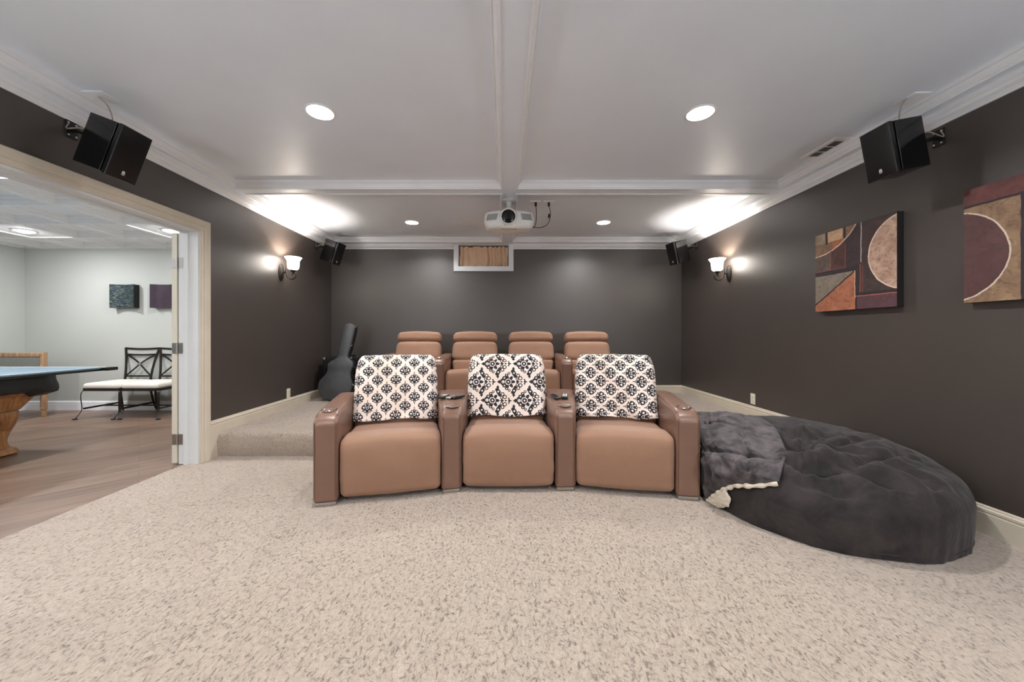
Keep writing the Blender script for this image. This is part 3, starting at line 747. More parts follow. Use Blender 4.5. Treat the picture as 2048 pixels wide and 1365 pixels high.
# ================================================================== PROJECTOR
pj = empty('ceiling_projector', (.0515, 3.77, ZS), label='white ceiling projector with a large black lens hanging from the centre beam', cat='projector')
m = MB(); ZB, ZT = -.322, -.152
def pf(q, n):
    x, y, z = q; nz = n[2]
    k = 1-.10*max(0, -nz)**2-.05*max(0, nz)
    if n[1] > 0: k *= 1-.12*n[1]
    y2 = y + (.045*abs(n[0])**2.2 if n[1] < 0 else -.02*abs(n[0])**2)
    z2 = z + (.030*max(0, n[1])*max(0, -nz)) - (.010*(1-n[0]**2) if nz < 0 else 0)
    return (x*k, y2, z2)
m.rbox(.50, .37, .17, .038, (0, -.02, (ZB+ZT)/2), seg=.03, k=5, fn=pf); body = m.build('body', MT['white'], pj)
yf = -.205-.004
m = MB(); mt = Matrix.Translation((-.008, yf, (ZB+ZT)/2+.012)) @ Matrix.Rotation(pi/2, 4, 'X')
m.lathe([(.085,-.03),(.085,.004),(.079,.012),(.071,.014),(.067,.010),(.066,.0)], 48, mtx=mt, cap=False); m.build('lens_ring', MT['white'], pj)
m = MB(); m.lathe([(.067,.008),(.060,.002),(.056,.004),(.030,.010),(0,.012)], 40, mtx=mt, cap=False); m.build('lens', MT['lens'] if 'lens' in MT else MT['gloss'], pj)
for s in (-1, 1):
    m = MB()
    for k in range(9):
        x = s*(.115+k*.0115); yk = -.2045+.045*abs((x/.25))**2.2
        m.add([(x-.003,yk-.0035,-.192),(x+.003,yk-.0035,-.192),(x+.003+s*.016,yk-.0015,-.252),(x-.003+s*.016,yk-.0015,-.252),(x-.003,yk+.008,-.192),(x+.003,yk+.008,-.192),(x+.003+s*.016,yk+.008,-.252),(x-.003+s*.016,yk+.008,-.252)], [(0,1,2,3),(4,5,6,7),(0,1,5,4),(1,2,6,5),(2,3,7,6),(3,0,4,7)])
    m.build('vent_slots', MT['grey'], pj, smooth=False)
m = MB(); m.lathe([(.078,0),(.078,-.008),(.070,-.013),(.028,-.016),(.024,-.03),(.022,-.11),(.034,-.118),(.048,-.124),(.05,-.140)], 40)
m.build('mount_plate', MT['white'], pj)
m = MB()
for k in range(4):
    a = pi/4+k*pi/2; m.lathe([(.006,0),(.006,-.003),(0,-.004)], 10, (.055*cos(a), .055*sin(a), -.0125)); m.lathe([(.007,0),(.007,-.004),(0,-.005)], 10, (.036*cos(a), .036*sin(a), -.120))
m.split('mount_bolt', MT['grey'], pj, smooth=False)
m = MB()
for a in ((-.13,-.08),(.13,-.08),(-.1,.1),(.1,.1)):
    m.strap([(0,0,-.136),(a[0]*.6,a[1]*.6,-.140),(a[0],a[1],-.150)], (a[1],-a[0],0), .018, .004)
    m.lathe([(.006,-.155),(.006,-.135)], 8, (a[0],a[1],0))
m.split('mount_arm', MT['metal'], pj)
for s in (-1, 1):
    m = MB(); m.rbox(.05, .03, .012, .005, (s*.185, -.12, -.150), k=2); m.build('foot', MT['black'], pj)
m = MB()
x = -.052; rnd = random.Random(3)
for wd in (.009,.009,.009,.009,.009): m.box(x, x+wd, yf+.0005, yf+.004, -.3085, -.3045); x += wd+.0025
for k in range(5): m.box(-.05+k*.014, -.041+k*.014, -.10, -.097, -.3335, -.3325)
m.build('brand_lettering', MT['grey'], pj, smooth=False)
m = MB(); m.rbox(.15, .012, .003, .001, (0, -.15, -.332), k=2); m.build('release_latch', MT['grey'], pj)
# cable boxes in the panel and the two cables
for i, (x_, lb) in enumerate(((.338, 'flat cable plate on the ceiling just right of the projector'), (.487, 'flat cable plate on the ceiling further right of the projector'))):
    plate('ceiling_cable_plate', (x_, 3.965, ZP), .117, .072, lb, 'plate', (pi, 0, 0), mat='trimw')
pr_ = (.0515+.225, 3.85, 2.262)
for i, (x_, lb, ex) in enumerate(((.345, 'black power cable hanging from the ceiling plate nearer the projector', .02), (.487, 'black video cable curving from the farther ceiling plate to the projector', .06))):
    t = empty('projector_cable', (x_, 3.965, ZP-.006), label=lb, cat='cable')
    e = Vector(pr_)-Vector((x_, 3.965, ZP-.006))
    m = MB(); m.tube(cat_rom([(0,0,-.03), (ex*.3, 0, -.12), (e.x*.35+ex, e.y*.4, e.z*.82), (e.x*.6+ex*.4, e.y*.8, e.z*1.02), tuple(e)], 8, False), .0038, 8); m.build('cord', MT['black'], t)
    m = MB(); m.rbox(.024, .018, .045, .005, (0,0,-.018), k=2)
    if i: m.tube([(.004,.0,-.125),(-.002,.0,-.165)], .010, 10)
    m.build('plug', MT['black'], t)

# ================================================================== THEATRE CHAIRS
def quad_arm(mb, fl, fr, bl, br, z0, zf, zb_, r=.028):      # armrest block over a four cornered footprint (front-left ...)
    def fn(q, n):
        u = (n[0]+1)/2; v = (n[1]+1)/2; w_ = (n[2]+1)/2
        x = (fl[0]*(1-u)+fr[0]*u)*(1-v)+(bl[0]*(1-u)+br[0]*u)*v
        y = (fl[1]*(1-u)+fr[1]*u)*(1-v)+(bl[1]*(1-u)+br[1]*u)*v
        top = zf+(zb_-zf)*min(1, v*1.25)
        z = z0+(top-z0)*w_
        sw = max(0, min(1, (w_-.45)/.55)); z -= .055*max(0, 1-v/.14)**2.0*sw*sw*(3-2*sw)
        if w_ > .85: z += .006*(1-(2*u-1)**2)
        return (x, y, z)
    W = sqrt((fl[0]-fr[0])**2+(fl[1]-fr[1])**2); L_ = sqrt((fl[0]-bl[0])**2+(fl[1]-bl[1])**2)
    mb.rbox(W, L_, zf-z0, r, (0,0,0), seg=.03, k=4, fn=fn)
def piping(mb, fl, fr, bl, br, zf, zb_, z0):
    for (a, b, e) in ((fl, bl, 1), (fr, br, -1)):
        dx = .012*e
        pts = [(a[0]+dx, a[1]+.004, z0+.03), (a[0]+dx, a[1]+.002, zf-.10), (a[0]+dx, a[1]+.012, zf-.062), (a[0]+dx, a[1]+.05, zf-.028), (a[0]+dx, a[1]+.12, zf-.004), (b[0]+dx, b[1]-.12, zb_-.001), (b[0]+dx, b[1]-.03, zb_-.006)]
        mb.tube(cat_rom(pts, 4, False), .0026, 6)
def cupholder(parent, x, y, z):
    m = MB(); m.lathe([(.050,-.004),(.052,.002),(.049,.0045),(.044,.0040),(.041,-.001),(.039,-.004)], 36, (x,y,z), cap=False); c = m.build('cup_holder', MT['chrome'], parent)
    m = MB(); m.lathe([(.0405,-.002),(.036,-.0012),(0,-.0012)], 32, (x,y,z), cap=False); m.build('cup_well', MT['gloss'], c)
ARMM = {}
def arm(parent, fl, fr, bl, br, z0=.022, zf=.600, zb_=.612, cup=.13, cupz=None):
    m = MB(); quad_arm(m, fl, fr, bl, br, z0, zf, zb_); a = m.build('armrest', MT['leather'], parent, ang=60)
    m = MB(); piping(m, fl, fr, bl, br, zf, zb_, z0); m.split('piping', MT['seam'], a)
    m = MB(); cx, cy = (fl[0]+fr[0])/2, (fl[1]+fr[1])/2
    m.rbox(abs(fr[0]-fl[0])*.86, .06, z0+.004, .008, (cx, cy+.04, z0/2), k=2); m.rbox(.06, .06, z0+.004, .008, ((bl[0]+br[0])/2, (bl[1]+br[1])/2-.06, z0/2), k=2); m.split('foot', MT['metal2'], a)
    if cup:
        v = cup/.9; x = cx+((bl[0]+br[0])/2-cx)*v; y = cy+((bl[1]+br[1])/2-cy)*v
        zz = zf+(zb_-zf)*min(1, v*1.25)+.0045-.055*max(0, 1-v/.14)**2
        cupholder(a, x, y, zz)
    return a
MT['seam'] = pm('brown_piping', (104, 78, 64), .4, var=.05)
MT['metal2'] = pm('dull_silver_foot', (150, 140, 130), .5, .3, var=.1)
def recliner(name, loc, rz, label, group, w, back_h, cover=False, z_seat=.425, headrest=False, kz=0):
    t = empty(name, loc, rz, label=label, cat='recliner', group=group)
    hw = w/2
    m = MB()                                 # footrest front with rounded crown, full width between arms
    sd = (loc[0]*13.7) % 5
    def fs(q, n):
        x, y, z = q
        bul = (1-n[0]**2)
        if n[1] < 0: y -= .016*bul*(1-n[2]**2)-.012*max(0, n[2])**3*0
        if n[2] > 0 and n[1] < .2: y += .03*max(0, n[2])**6
        if n[2] > .5: z += .018*bul-.02*max(0, n[1])
        nn = noise.noise(Vector((x*5+sd, y*5, z*7)))
        edge = max(abs(n[0]), 0)**5
        y += .004*nn; x += .0025*noise.noise(Vector((z*16, y*9, sd)))*edge
        z -= .006*(1-abs(n[0]))*(1 if n[2] < -.9 else 0)
        if n[2] < -.5 and n[1] < 0: y += .008*edge + .006*noise.noise(Vector((x*22+sd, 1, 0)))*(-n[2])
        return (x, y, z)
    m.rbox(w-.002, .30, z_seat-.035, .042, (0, .152, (z_seat+.035)/2), seg=.02, k=5, fn=fs)
    m.build('footrest', MT['micro'], t, ang=80)
    m = MB()
    m.rbox(w-.008, .50, .17, .05, (0, .40, z_seat-.095), seg=.03, k=4, fn=lambda q, n: (q.x, q.y, q.z+(.012*(1-n[0]**2)-.02*(n[1]+1)/2 if n[2] > 0 else 0)))
    m.build('seat', MT['micro'], t, ang=80)
    m = MB(); m.rbox(w-.004, .72, .18, .02, (0, .46, .12), seg=.2, k=2); m.rbox(w-.004, .20, .46, .02, (0, .66, .25), seg=.2, k=2); m.build('base_frame', MT['black'], t)
    lean = R(15)
    mt = Matrix.Translation((0, .50, z_seat-.06)) @ Matrix.Rotation(-lean, 4, 'X')
    if not headrest:
        H_ = (back_h-(z_seat-.06))/cos(lean)-.01
        m = MB(); m.rbox(w-.004, .17, H_, .06, (0, .085, H_/2), seg=.03, k=5, mtx=mt, fn=lambda q, n: (q.x*(1-.04*max(0, n[2])), q.y-.02*(1-n[2]**2)*(1-n[0]**2)*(1 if n[1] < 0 else 0), q.z-.012*n[0]**4*(n[2] > 0)))
        m.build('backrest', MT['micro'], t, ang=80)
    else:
        tot = (back_h-(z_seat-.06))/cos(lean)
        h1 = tot*.30; h2 = tot*.47; h3 = tot-h1-h2
        m = MB(); m.rbox(w-.015, .19, h1+.03, .06, (0, .085, h1/2), seg=.03, k=4, mtx=mt, fn=lambda q, n: (q.x, q.y-.02*(1-n[0]**2)*(n[1] < 0), q.z)); m.build('lumbar_cushion', MT['micro'], t, ang=80)
        m = MB()
        def fb(q, n):
            x, y, z = q
            if n[2] < 0: z -= .045*(1-n[0]**2)*(-n[2])**2; 
            if n[1] < 0: y -= .022*(1-n[0]**2)*(1-abs(n[2])**3)+.012*max(0, -n[2])
            if n[2] > 0: x *= 1-.05*n[2]**2; z -= .014*n[0]**4
            y += .003*noise.noise(Vector((x*12+sd, z*12, 0)))
            return (x, y, z)
        m.rbox(w-.01, .17, h2, .055, (0, .080, h1+h2/2+.004), seg=.025, k=5, mtx=mt, fn=fb); m.build('back_cushion', MT['micro'], t, ang=80)
        m = MB()
        def fh(q, n):
            x, y, z = q
            z += (.010*(1-n[0]**2) if n[2] > 0 else 0)-.010*n[0]**4*(n[2] > 0)
            x *= 1-.02*(n[2] > .5); y += .004*noise.noise(Vector((x*14+sd, z*14, 2)))
            return (x, y-.012*(1-n[0]**2)*(n[1] < 0), z)
        m.rbox(w-.022, .15, h3+.006, .048, (0, .078, h1+h2+h3/2+.004), seg=.025, k=5, mtx=mt, fn=fh); m.build('headrest', MT['micro'], t, ang=80)
        m = MB(); m.rbox(w-.10, .05, tot*.9, .02, (0, .165, tot*.45), seg=.1, k=2, mtx=mt); m.build('back_shell', MT['leather'], t)
    return t
def loc2(t, p):     # world xy -> local xy of an empty
    c, s = cos(-t.rotation_euler.z), sin(-t.rotation_euler.z); dx, dy = p[0]-t.location.x, p[1]-t.location.y
    return (c*dx-s*dy, s*dx+c*dy)
def wor(t, p):
    c, s = cos(t.rotation_euler.z), sin(t.rotation_euler.z)
    return (t.location.x+c*p[0]-s*p[1], t.location.y+s*p[0]+c*p[1])
GF = 'front row of three theatre recliners'
HW = .335; AL = .82
cl = recliner('theatre_recliner', (-.765, 2.478, 0), R(12.8), 'front-row tan recliner on the left, under the cover with small upright damask motifs', GF, 2*HW, .955)
cm_ = recliner('theatre_recliner', (.033, 2.592, 0), R(.8), 'front-row tan recliner in the middle, under the cover with large damask medallions', GF, 2*HW-.01, .955)
cr = recliner('theatre_recliner', (.842, 2.545, 0), R(-10.5), 'front-row tan recliner on the right, next to the bean bag', GF, 2*HW, .955)
arm(cl, (-HW-.155, -.010), (-HW-.002, -.010), (-HW-.155, AL), (-HW-.002, AL), zf=.602, zb_=.618)
arm(cr, (HW+.002, -.006), (HW+.157, -.006), (HW+.002, AL), (HW+.157, AL), zf=.602, zb_=.618)
def wedge(a, b, par):
    fl = wor(a, (HW+.002, .012)); fr = wor(b, (-HW-.0, .012)); bl = wor(a, (HW+.002, AL)); br = wor(b, (-HW-.0, AL))
    q = [loc2(par, p) for p in (fl, fr, bl, br)]
    return arm(par, *q, zf=.600, zb_=.612, cup=.10)
wedge(cl, cm_, cl); wedge(cm_, cr, cm_)

# covers on the front backs
def cover(chair, kind, label, w, seed, tuck):
    z_seat, back_h = .425, .955; lean = R(15); H_ = (back_h-(z_seat-.06))/cos(lean)-.01
    t = empty('chair_cover', tuple(chair.location), chair.rotation_euler.z, label=label, cat='cover', group='patterned covers over the front-row backrests')
    mt = Matrix.Translation((0, .50, z_seat-.06)) @ Matrix.Rotation(-lean, 4, 'X')
    o = .012; D_ = .17; r = .058; hw = w/2
    path = [(-o-.030, .065), (-o-.026, .12), (-o-.024, .25), (-o-.022, H_*.75), (-o-.010, H_-.07)]
    for k in range(7):
        a = k/6*pi/2; path.append((r-(r+o)*cos(a), H_-r+(r+o)*sin(a)))
    for k in range(7):
        a = k/6*pi/2; path.append((D_-r+(r+o)*sin(a), H_-r+(r+o)*cos(a)))
    path += [(D_+o, H_-.18), (D_+o, H_-.34)]
    P = cat_rom(path, 4, False); Ls = [0]
    for i in range(1, len(P)): Ls.append(Ls[-1]+sqrt((P[i][0]-P[i-1][0])**2+(P[i][1]-P[i-1][1])**2))
    n = 72; v = []; uv = []
    for j, (y, z) in enumerate(P):
        vt = Ls[j]
        for i in range(n+1):
            u = -1+2*i/n; a = abs(u); W = hw-.006+.010*(1-min(1, z/H_))
            tz = max(0, min(1, (z-(H_-.16))/.16)); tz = tz*tz*(3-2*tz); W -= .012*tz
            x = u*W; yy, zz = y, z
            e = max(0, (a-.86)/.14)                       # wrap round the sides
            if j < len(P)*.62: yy += .050*e**1.6*(1-.4*tz)
            zz -= (.030*e**2+ .006*u*u)*tz
            nz = noise.noise(Vector((x*4+seed, vt*4, seed))); nf = noise.noise(Vector((x*13, vt*11, seed*2)))
            yy += (.005*nz+.0022*nf)*(1 if y < .05 else -1)
            if vt < .20:
                k = 1-vt/.20; zz += .010*k*noise.noise(Vector((x*9+seed, 0, 7)))+.006*sin(x*14+seed)*k
                yy -= .012*k*(.5+noise.noise(Vector((x*6, vt*8, seed))))
                if tuck: yy += .014*k*sin((x*tuck+vt*3)*16)
            v.append((x, yy, zz)); uv.append((x+.37+.004*nz, vt+.19))
    f = [(j*(n+1)+i, j*(n+1)+i+1, (j+1)*(n+1)+i+1, (j+1)*(n+1)+i) for j in range(len(P)-1) for i in range(n)]
    c = mesh('fabric', [tuple(mt @ Vector(p)) for p in v], f, MT['damask_'+kind], t, uvs=uv, ang=80)
    so = c.modifiers.new('thick', 'SOLIDIFY'); so.thickness = .004; so.offset = 1
    return t
for k_ in 'ABC': MT['damask_'+k_] = m_damask('damask_print_'+k_.lower(), k_)
cover(cl, 'A', 'white cover with small upright black damask motifs over the left front backrest', .665, 1.3, 0)
cover(cm_, 'B', 'white cover with large black damask medallions over the middle front backrest', .675, 4.1, 0)
cover(cr, 'C', 'white cover with sideways black damask motifs over the right front backrest', .665, 8.7, .8)

# back row on the platform
GB = 'back row of four theatre recliners'
xs = [-1.165, -.397, .370, 1.135]
bl_ = ['back-row tan recliner at the left end, nearest the guitar case', 'back-row tan recliner second from the left, left of the centre gap', 'back-row tan recliner second from the right, right of the centre gap', 'back-row tan recliner at the right end of the platform']
pr0 = None
for i, x_ in enumerate(xs):
    c = recliner('theatre_recliner', (x_, 4.36, ZPL), 0, bl_[i], GB, .625, .932, headrest=True, z_seat=.455)
    if i == 0: arm(c, (-.312-.14, -.02), (-.314, -.02), (-.312-.14, .80), (-.314, .80), zf=.605, zb_=.625)
    arm(c, (.314, -.02), (.452, -.02), (.314, .80), (.452, .80), zf=.605, zb_=.625)

# remotes
def remote(x, y, z, l, w_, rz, body, btn, lb, rows=5, cols=3):
    t = empty('remote_control', (x, y, z), rz, label=lb, cat='remote')
    m = MB(); m.rbox(w_, l, .018, .006, (0,0,.009), seg=.02, k=3, fn=lambda q, n: (q.x*(1-.06*n[1]), q.y, q.z+.002*n[1])); m.build('case', MT[body], t)
    m = MB()
    for r_ in range(rows):
        for c in range(cols):
            m.rbox(w_*.17, l*.06, .003, .001, ((c-(cols-1)/2)*w_*.26, l*.38-r_*l*.12, .0195), k=1)
    m.build('buttons', MT[btn], t)
remote(-.485, 2.93, .6165, .115, .050, R(-20), 'black', 'white', 'chunky black remote with white buttons on the left wedge console')
remote(-.425, 2.90, .6165, .085, .042, R(-25), 'metal', 'grey', 'small silver remote between the two black remotes on the left console', 3, 2)
remote(-.368, 2.92, .6165, .12, .045, R(-40), 'black', 'grey', 'plain black remote at the right side of the left wedge console')
remote(.410, 2.93, .6165, .15, .042, R(12), 'black', 'black', 'thin black remote on the right wedge console')
remote(.490, 2.94, .6165, .15, .050, R(-12), 'black', 'white', 'remote with pale grey buttons on the right wedge console', 7, 3)

# ================================================================== CANVASES
def canvas(y1, z0, lb, which):      # square canvas on right wall, y1 = far edge
    S = .65; t = empty('canvas_painting', (XR, y1-S/2, z0+S/2), label=lb, cat='painting', group='pair of square abstract canvases')
    X = -.048
    mesh('painted_face', [(X, S/2, -S/2), (X, -S/2, -S/2), (X, -S/2, S/2), (X, S/2, S/2)], [(0,1,2,3)], m_paint(which), t, uvs=[(0,0),(1,0),(1,1),(0,1)], smooth=False)
    m = MB(); m.box(X+.0006, -.0005, -S/2, S/2, -S/2, S/2); m.build('stretcher_edge', MT['canvedge'], t, smooth=False)
MT['canvedge'] = pm('black_painted_canvas_edge', (22, 19, 18), .7, var=.1)
canvas(3.139, 1.3175, 'square abstract canvas with a pale half circle and orange corner on the right wall', 'one')
canvas(2.126, 1.309, 'abstract canvas with a dark maroon half circle cut off by the right edge of view', 'two')
# curved metal pieces in the games room
for i, (x0_, cols_, lb) in enumerate(((-5.77, ((24, 44, 58), (70, 84, 66)), 'small square curved wall art in dark teal with gold streaks'), (-5.18, ((56, 42, 58), (74, 58, 70)), 'small square curved wall art in plum behind the door edge'))):
    t = empty('wall_art', (x0_+.173, GY, 1.683), label=lb, cat='wall art', group='curved square wall art in the games room')
    tt = NT('etched_metal_%s' % ('teal', 'plum')[i]); c = tt.coord('Object', scale=(6, 6, 22)); nn = tt.noise(c, 3.0, 5, .6, 1.5)
    if i == 0: col = tt.ramp(nn, (.42, lin(cols_[0])), (.55, lin((52, 76, 88))), (.62, lin((150, 146, 100))), (.70, lin(cols_[1])))
    else: col = tt.ramp(nn, (.3, lin(cols_[0])), (.7, lin(cols_[1])))
    mt_ = tt.fin(col, .35, .3)
    m = MB(); W = .173
    def cur(x): return -.095+.050*(1-(x/W)**2)
    v = []; n = 24
    for yb in (0, 1):
        for z in (-.173, .173):
            for k in range(n+1):
                x = -W+2*W*k/n; v.append((x, cur(x)+yb*.016, z))
    q = n+1; f = [(k, k+1, q+k+1, q+k) for k in range(n)]+[(2*q+k, 2*q+k+1, 3*q+k+1, 3*q+k) for k in range(n)]
    f += [(k, k+1, 2*q+k+1, 2*q+k) for k in range(n)]+[(q+k, q+k+1, 3*q+k+1, 3*q+k) for k in range(n)]+[(0, q, 3*q, 2*q), (n, q+n, 3*q+n, 2*q+n)]
    m.add(v, f); m.build('curved_panel', mt_, t)
    m = MB()
    for sx in (-1, 1): m.box(sx*W-(.012 if sx > 0 else 0), sx*W+(.012 if sx < 0 else 0), -.082, 0, -.172, .172)
    m.split('side_panel', MT['canvedge'], t, smooth=False)

# ================================================================== GUITAR CASE AND AMP
px = [(672,801),(655,799),(643,792),(636.5,781),(635.5,771),(638.5,761),(645,754),(650.5,747),(652.5,738),(653,730),(657,724),(666,718.5),(671,713),(674,695),(679,665),(681,653),(685,647.5),(692,645.5),(699,648),(702,654),(700,668),(695,695),(690.5,713),(696,719.5),(701,726),(702,734),(699,742),(698,750),(700,759),(702.5,770),(700,783),(694.5,792),(685,798.5)]
K = 1/149.0
out = cat_rom([((x-672)*K, (803-y)*K) for x, y in px], 3)
gc = empty('guitar_case', (-2.245, 4.86, ZPL), label='charcoal hard guitar case leaning upright in the left back corner', cat='guitar case')
mt = Matrix.Rotation(R(-7), 4, 'X') @ Matrix.Rotation(pi/2, 4, 'X') @ Matrix.Translation((0, 0, -.125))
m = MB(); m.prism(out, .085, .128, mt, bev=.007); m.build('lid', MT['case'], gc, ang=50)
m = MB(); m.prism(out, 0, .082, mt, bev=.007); m.build('case_bottom', MT['tolexb'], gc, ang=50)
def nearest(y_px, side):
    c = [p for p in px if abs(p[1]-y_px) < 9]; return max(c)[0] if side > 0 else min(c)[0]
for yp, sd in ((652, 1), (690, 1), (716, 1), (770, 1), (668, -1), (730, -1)):
    xx = (nearest(yp, sd)-672)*K; zz = (803-yp)*K
    m = MB(); m.rbox(.010, .030, .045, .004, (xx+sd*.004, zz, .083), k=2, mtx=mt); m.build('latch', MT['chrome'], gc)
m = MB(); m.tube(cat_rom([((699-672)*K, (745-0-0)*0+.47, .07), (.225, .45, .07), (.235, .40, .07), (.225, .35, .07), (.185, .33, .07)], 5, False), .008, 8, mtx=mt); m.build('handle', MT['black'], gc)
m = MB()
for a in (-.11, .02): m.lathe([(.014,0),(.012,-.014),(0,-.014)], 10, (0,0,0), mtx=Matrix.Translation((a, -.02, .016)))
m.split('foot', MT['chrome'], gc)
am = empty('guitar_amplifier', (-2.27, 5.30, ZPL), label='black box-shaped amplifier standing behind the guitar case', cat='amplifier')
m = MB(); m.rbox(.60, .26, .56, .02, (0, 0, .29), seg=.2, k=3); m.build('cabinet', MT['tolexb'], am)
m = MB(); m.rbox(.52, .012, .38, .004, (0, -.132, .24), seg=.2, k=2); m.build('speaker_grille', MT['blacks'], am)
m = MB(); m.tube([(-.14,0,.57),(-.13,0,.592),(.13,0,.592),(.14,0,.57)], .010, 8); m.build('handle', MT['black'], am)
m = MB()
for sx in (-1, 1):
    for sz in (.03, .55): m.rbox(.04, .04, .04, .008, (sx*.283, -.113, sz), k=2)
m.split('corner_guard', MT['metal'], am)
m = MB()
for sx in (-1, 1):
    for sy in (-1, 1): m.lathe([(.018,.0),(.02,.012)], 12, (sx*.25, sy*.09, 0))
m.split('rubber_foot', MT['black'], am)

# ================================================================== BEAN BAG AND BLANKET
BC = Vector((2.065, 2.56)); BA, BB = .70, .785
def armline(y): return 1.330+.185*(y-2.455)      # outer face of the right armrest
CREASE = [(.075,.028,[(-.25,-.29),(-.26,-.34),(-.18,-.345),(-.12,-.37),(-.08,-.42),(-.05,-.47)]), (.05,.03,[(-.19,-.18),(-.20,-.21)]), (.04,.020,[(-.17,-.08),(-.18,-.15),(-.20,-.22)]),
  (.035,.018,[(-.09,-.05),(-.14,-.12),(-.17,-.17)]), (.04,.018,[(-.07,-.08),(-.11,-.14),(-.17,-.23)]), (.035,.018,[(.05,-.27),(.0,-.25),(-.06,-.22),(-.13,-.19)]), (.035,.02,[(.14,-.24),(-.01,-.29),(-.11,-.32),(-.18,-.30)]),
  (.03,.018,[(.01,-.08),(-.05,-.11),(-.09,-.15),(-.16,-.19)]), (.02,.025,[(.10,-.46),(.04,-.36),(-.02,-.33),(-.08,-.33)]), (.02,.02,[(.16,-.10),(.06,-.13),(-.03,-.17)]), (.018,.02,[(-.34,-.40),(-.30,-.44),(-.22,-.50)])]
def sab(v): return sqrt(v*v+.006)
def pl_dist(x, y, L):
    b = 9
    for (x0, y0), (x1, y1) in zip(L, L[1:]):
        vx, vy = x1-x0, y1-y0; k = max(0, min(1, ((x-x0)*vx+(y-y0)*vy)/(vx*vx+vy*vy)))
        b = min(b, sqrt((x-x0-k*vx)**2+(y-y0-k*vy)**2))
    return b
def bag(dx, dy, wr=1.0):        # dx,dy on a unit-ish disc (0 top centre, 1 floor line) -> point
    t = sqrt(dx*dx+dy*dy); th = math.atan2(dy, dx)
    phi = t*pi*.5*1.42
    if phi < pi/2: rho = sin(phi)**.82; z = .185+.30*cos(phi)**.85
    else: rho = 1-.09*(1-cos(phi-pi/2)); z = .185*(1-(phi-pi/2)/(pi*.5*.42))
    c, s = cos(th), sin(th); ex = 2/2.12
    ux = (abs(c)**ex)*(1 if c > 0 else -1); uy = (abs(s)**ex)*(1 if s > 0 else -1)
    x, y = BC.x+BA*rho*ux, BC.y+BB*rho*uy
    top = max(0, cos(min(phi, pi/2)))
    z += top*(.035*dy+.02*dx)                       # a little higher at the back
    # central crease running from the dimple to the right, and its side hollows
    if wr:
        cx, cy = -.18, -.20
        d = sqrt((dx-cx)**2+((dy-cy)*1.2)**2); z -= .055*math.exp(-(d/.13)**2)
        wx, wy = dx+.022*noise.noise(Vector((dx*16, dy*16, 0))), dy+.022*noise.noise(Vector((dx*16, dy*16, 7)))
        for amp, wd, ln_ in CREASE: z -= amp*math.exp(-(pl_dist(wx, wy, ln_)/wd)**2); z += amp*.45*math.exp(-((pl_dist(wx, wy, ln_)-wd*2.4)/(wd*1.4))**2)
        # radial pleats
        a = math.atan2(dy-cy, dx-cx); g = .35-sab(noise.noise(Vector((cos(a)*3.5+.15*sin(d*14), sin(a)*3.5, d*1.6))))*1.5-.6*sab(noise.noise(Vector((cos(a)*8, sin(a)*8, d*4+.3*sin(d*20)))))
        z += .050*g*math.exp(-((d-.26)/.26)**2)*(.5+.5*min(1, max(0, (dy-cy+.25)*3)))
        n1 = noise.noise(Vector((x*5, y*5, z*5))); n2 = noise.noise(Vector((x*14, y*9, z*12)))
        side = max(0, t-.55)
        pl = noise.noise(Vector((th*16, t*3, 1)))*side
        x += .012*n1*c+.030*pl*c*.5; y += .012*n1*s+.030*pl*s*.5; z += (.010*n1+.005*n2)*top+.006*n2*(1-top)*(z > .03)
    if y > 2.42: x = max(x, armline(y)+.004)
    return Vector((min(x, XR-.018), y, max(z, .004)))
m = MB()
def bagf(u, v):
    th = u*2*pi; t = v**1.0; return bag(t*cos(th), t*sin(th))
m.grid(420, 180, bagf, cu=True)
n0 = len(m.v); m.v.append((BC.x, BC.y, .004)); m.f += [(179*420+i, 179*420+(i+1)%420, n0) for i in range(420)]
bb = empty('bean_bag', (0, 0, 0), label='huge charcoal velour bean bag lounger on the carpet against the right wall', cat='bean bag')
bo = m.build('cushion', MT['bag'], bb, ang=80)
m = MB(); m.tube([tuple(bag(.995*cos(a), .995*sin(a), 0)*1.0+Vector((0,0,.030))) for a in [2*pi*i/120 for i in range(120)]], .005, 6, closed=True); m.build('base_piping', MT['bag'], bb)

bk = empty('fleece_blanket', (0, 0, 0), label='crumpled grey crushed-velvet blanket with cream fleece lining heaped on the bean bag', cat='blanket')
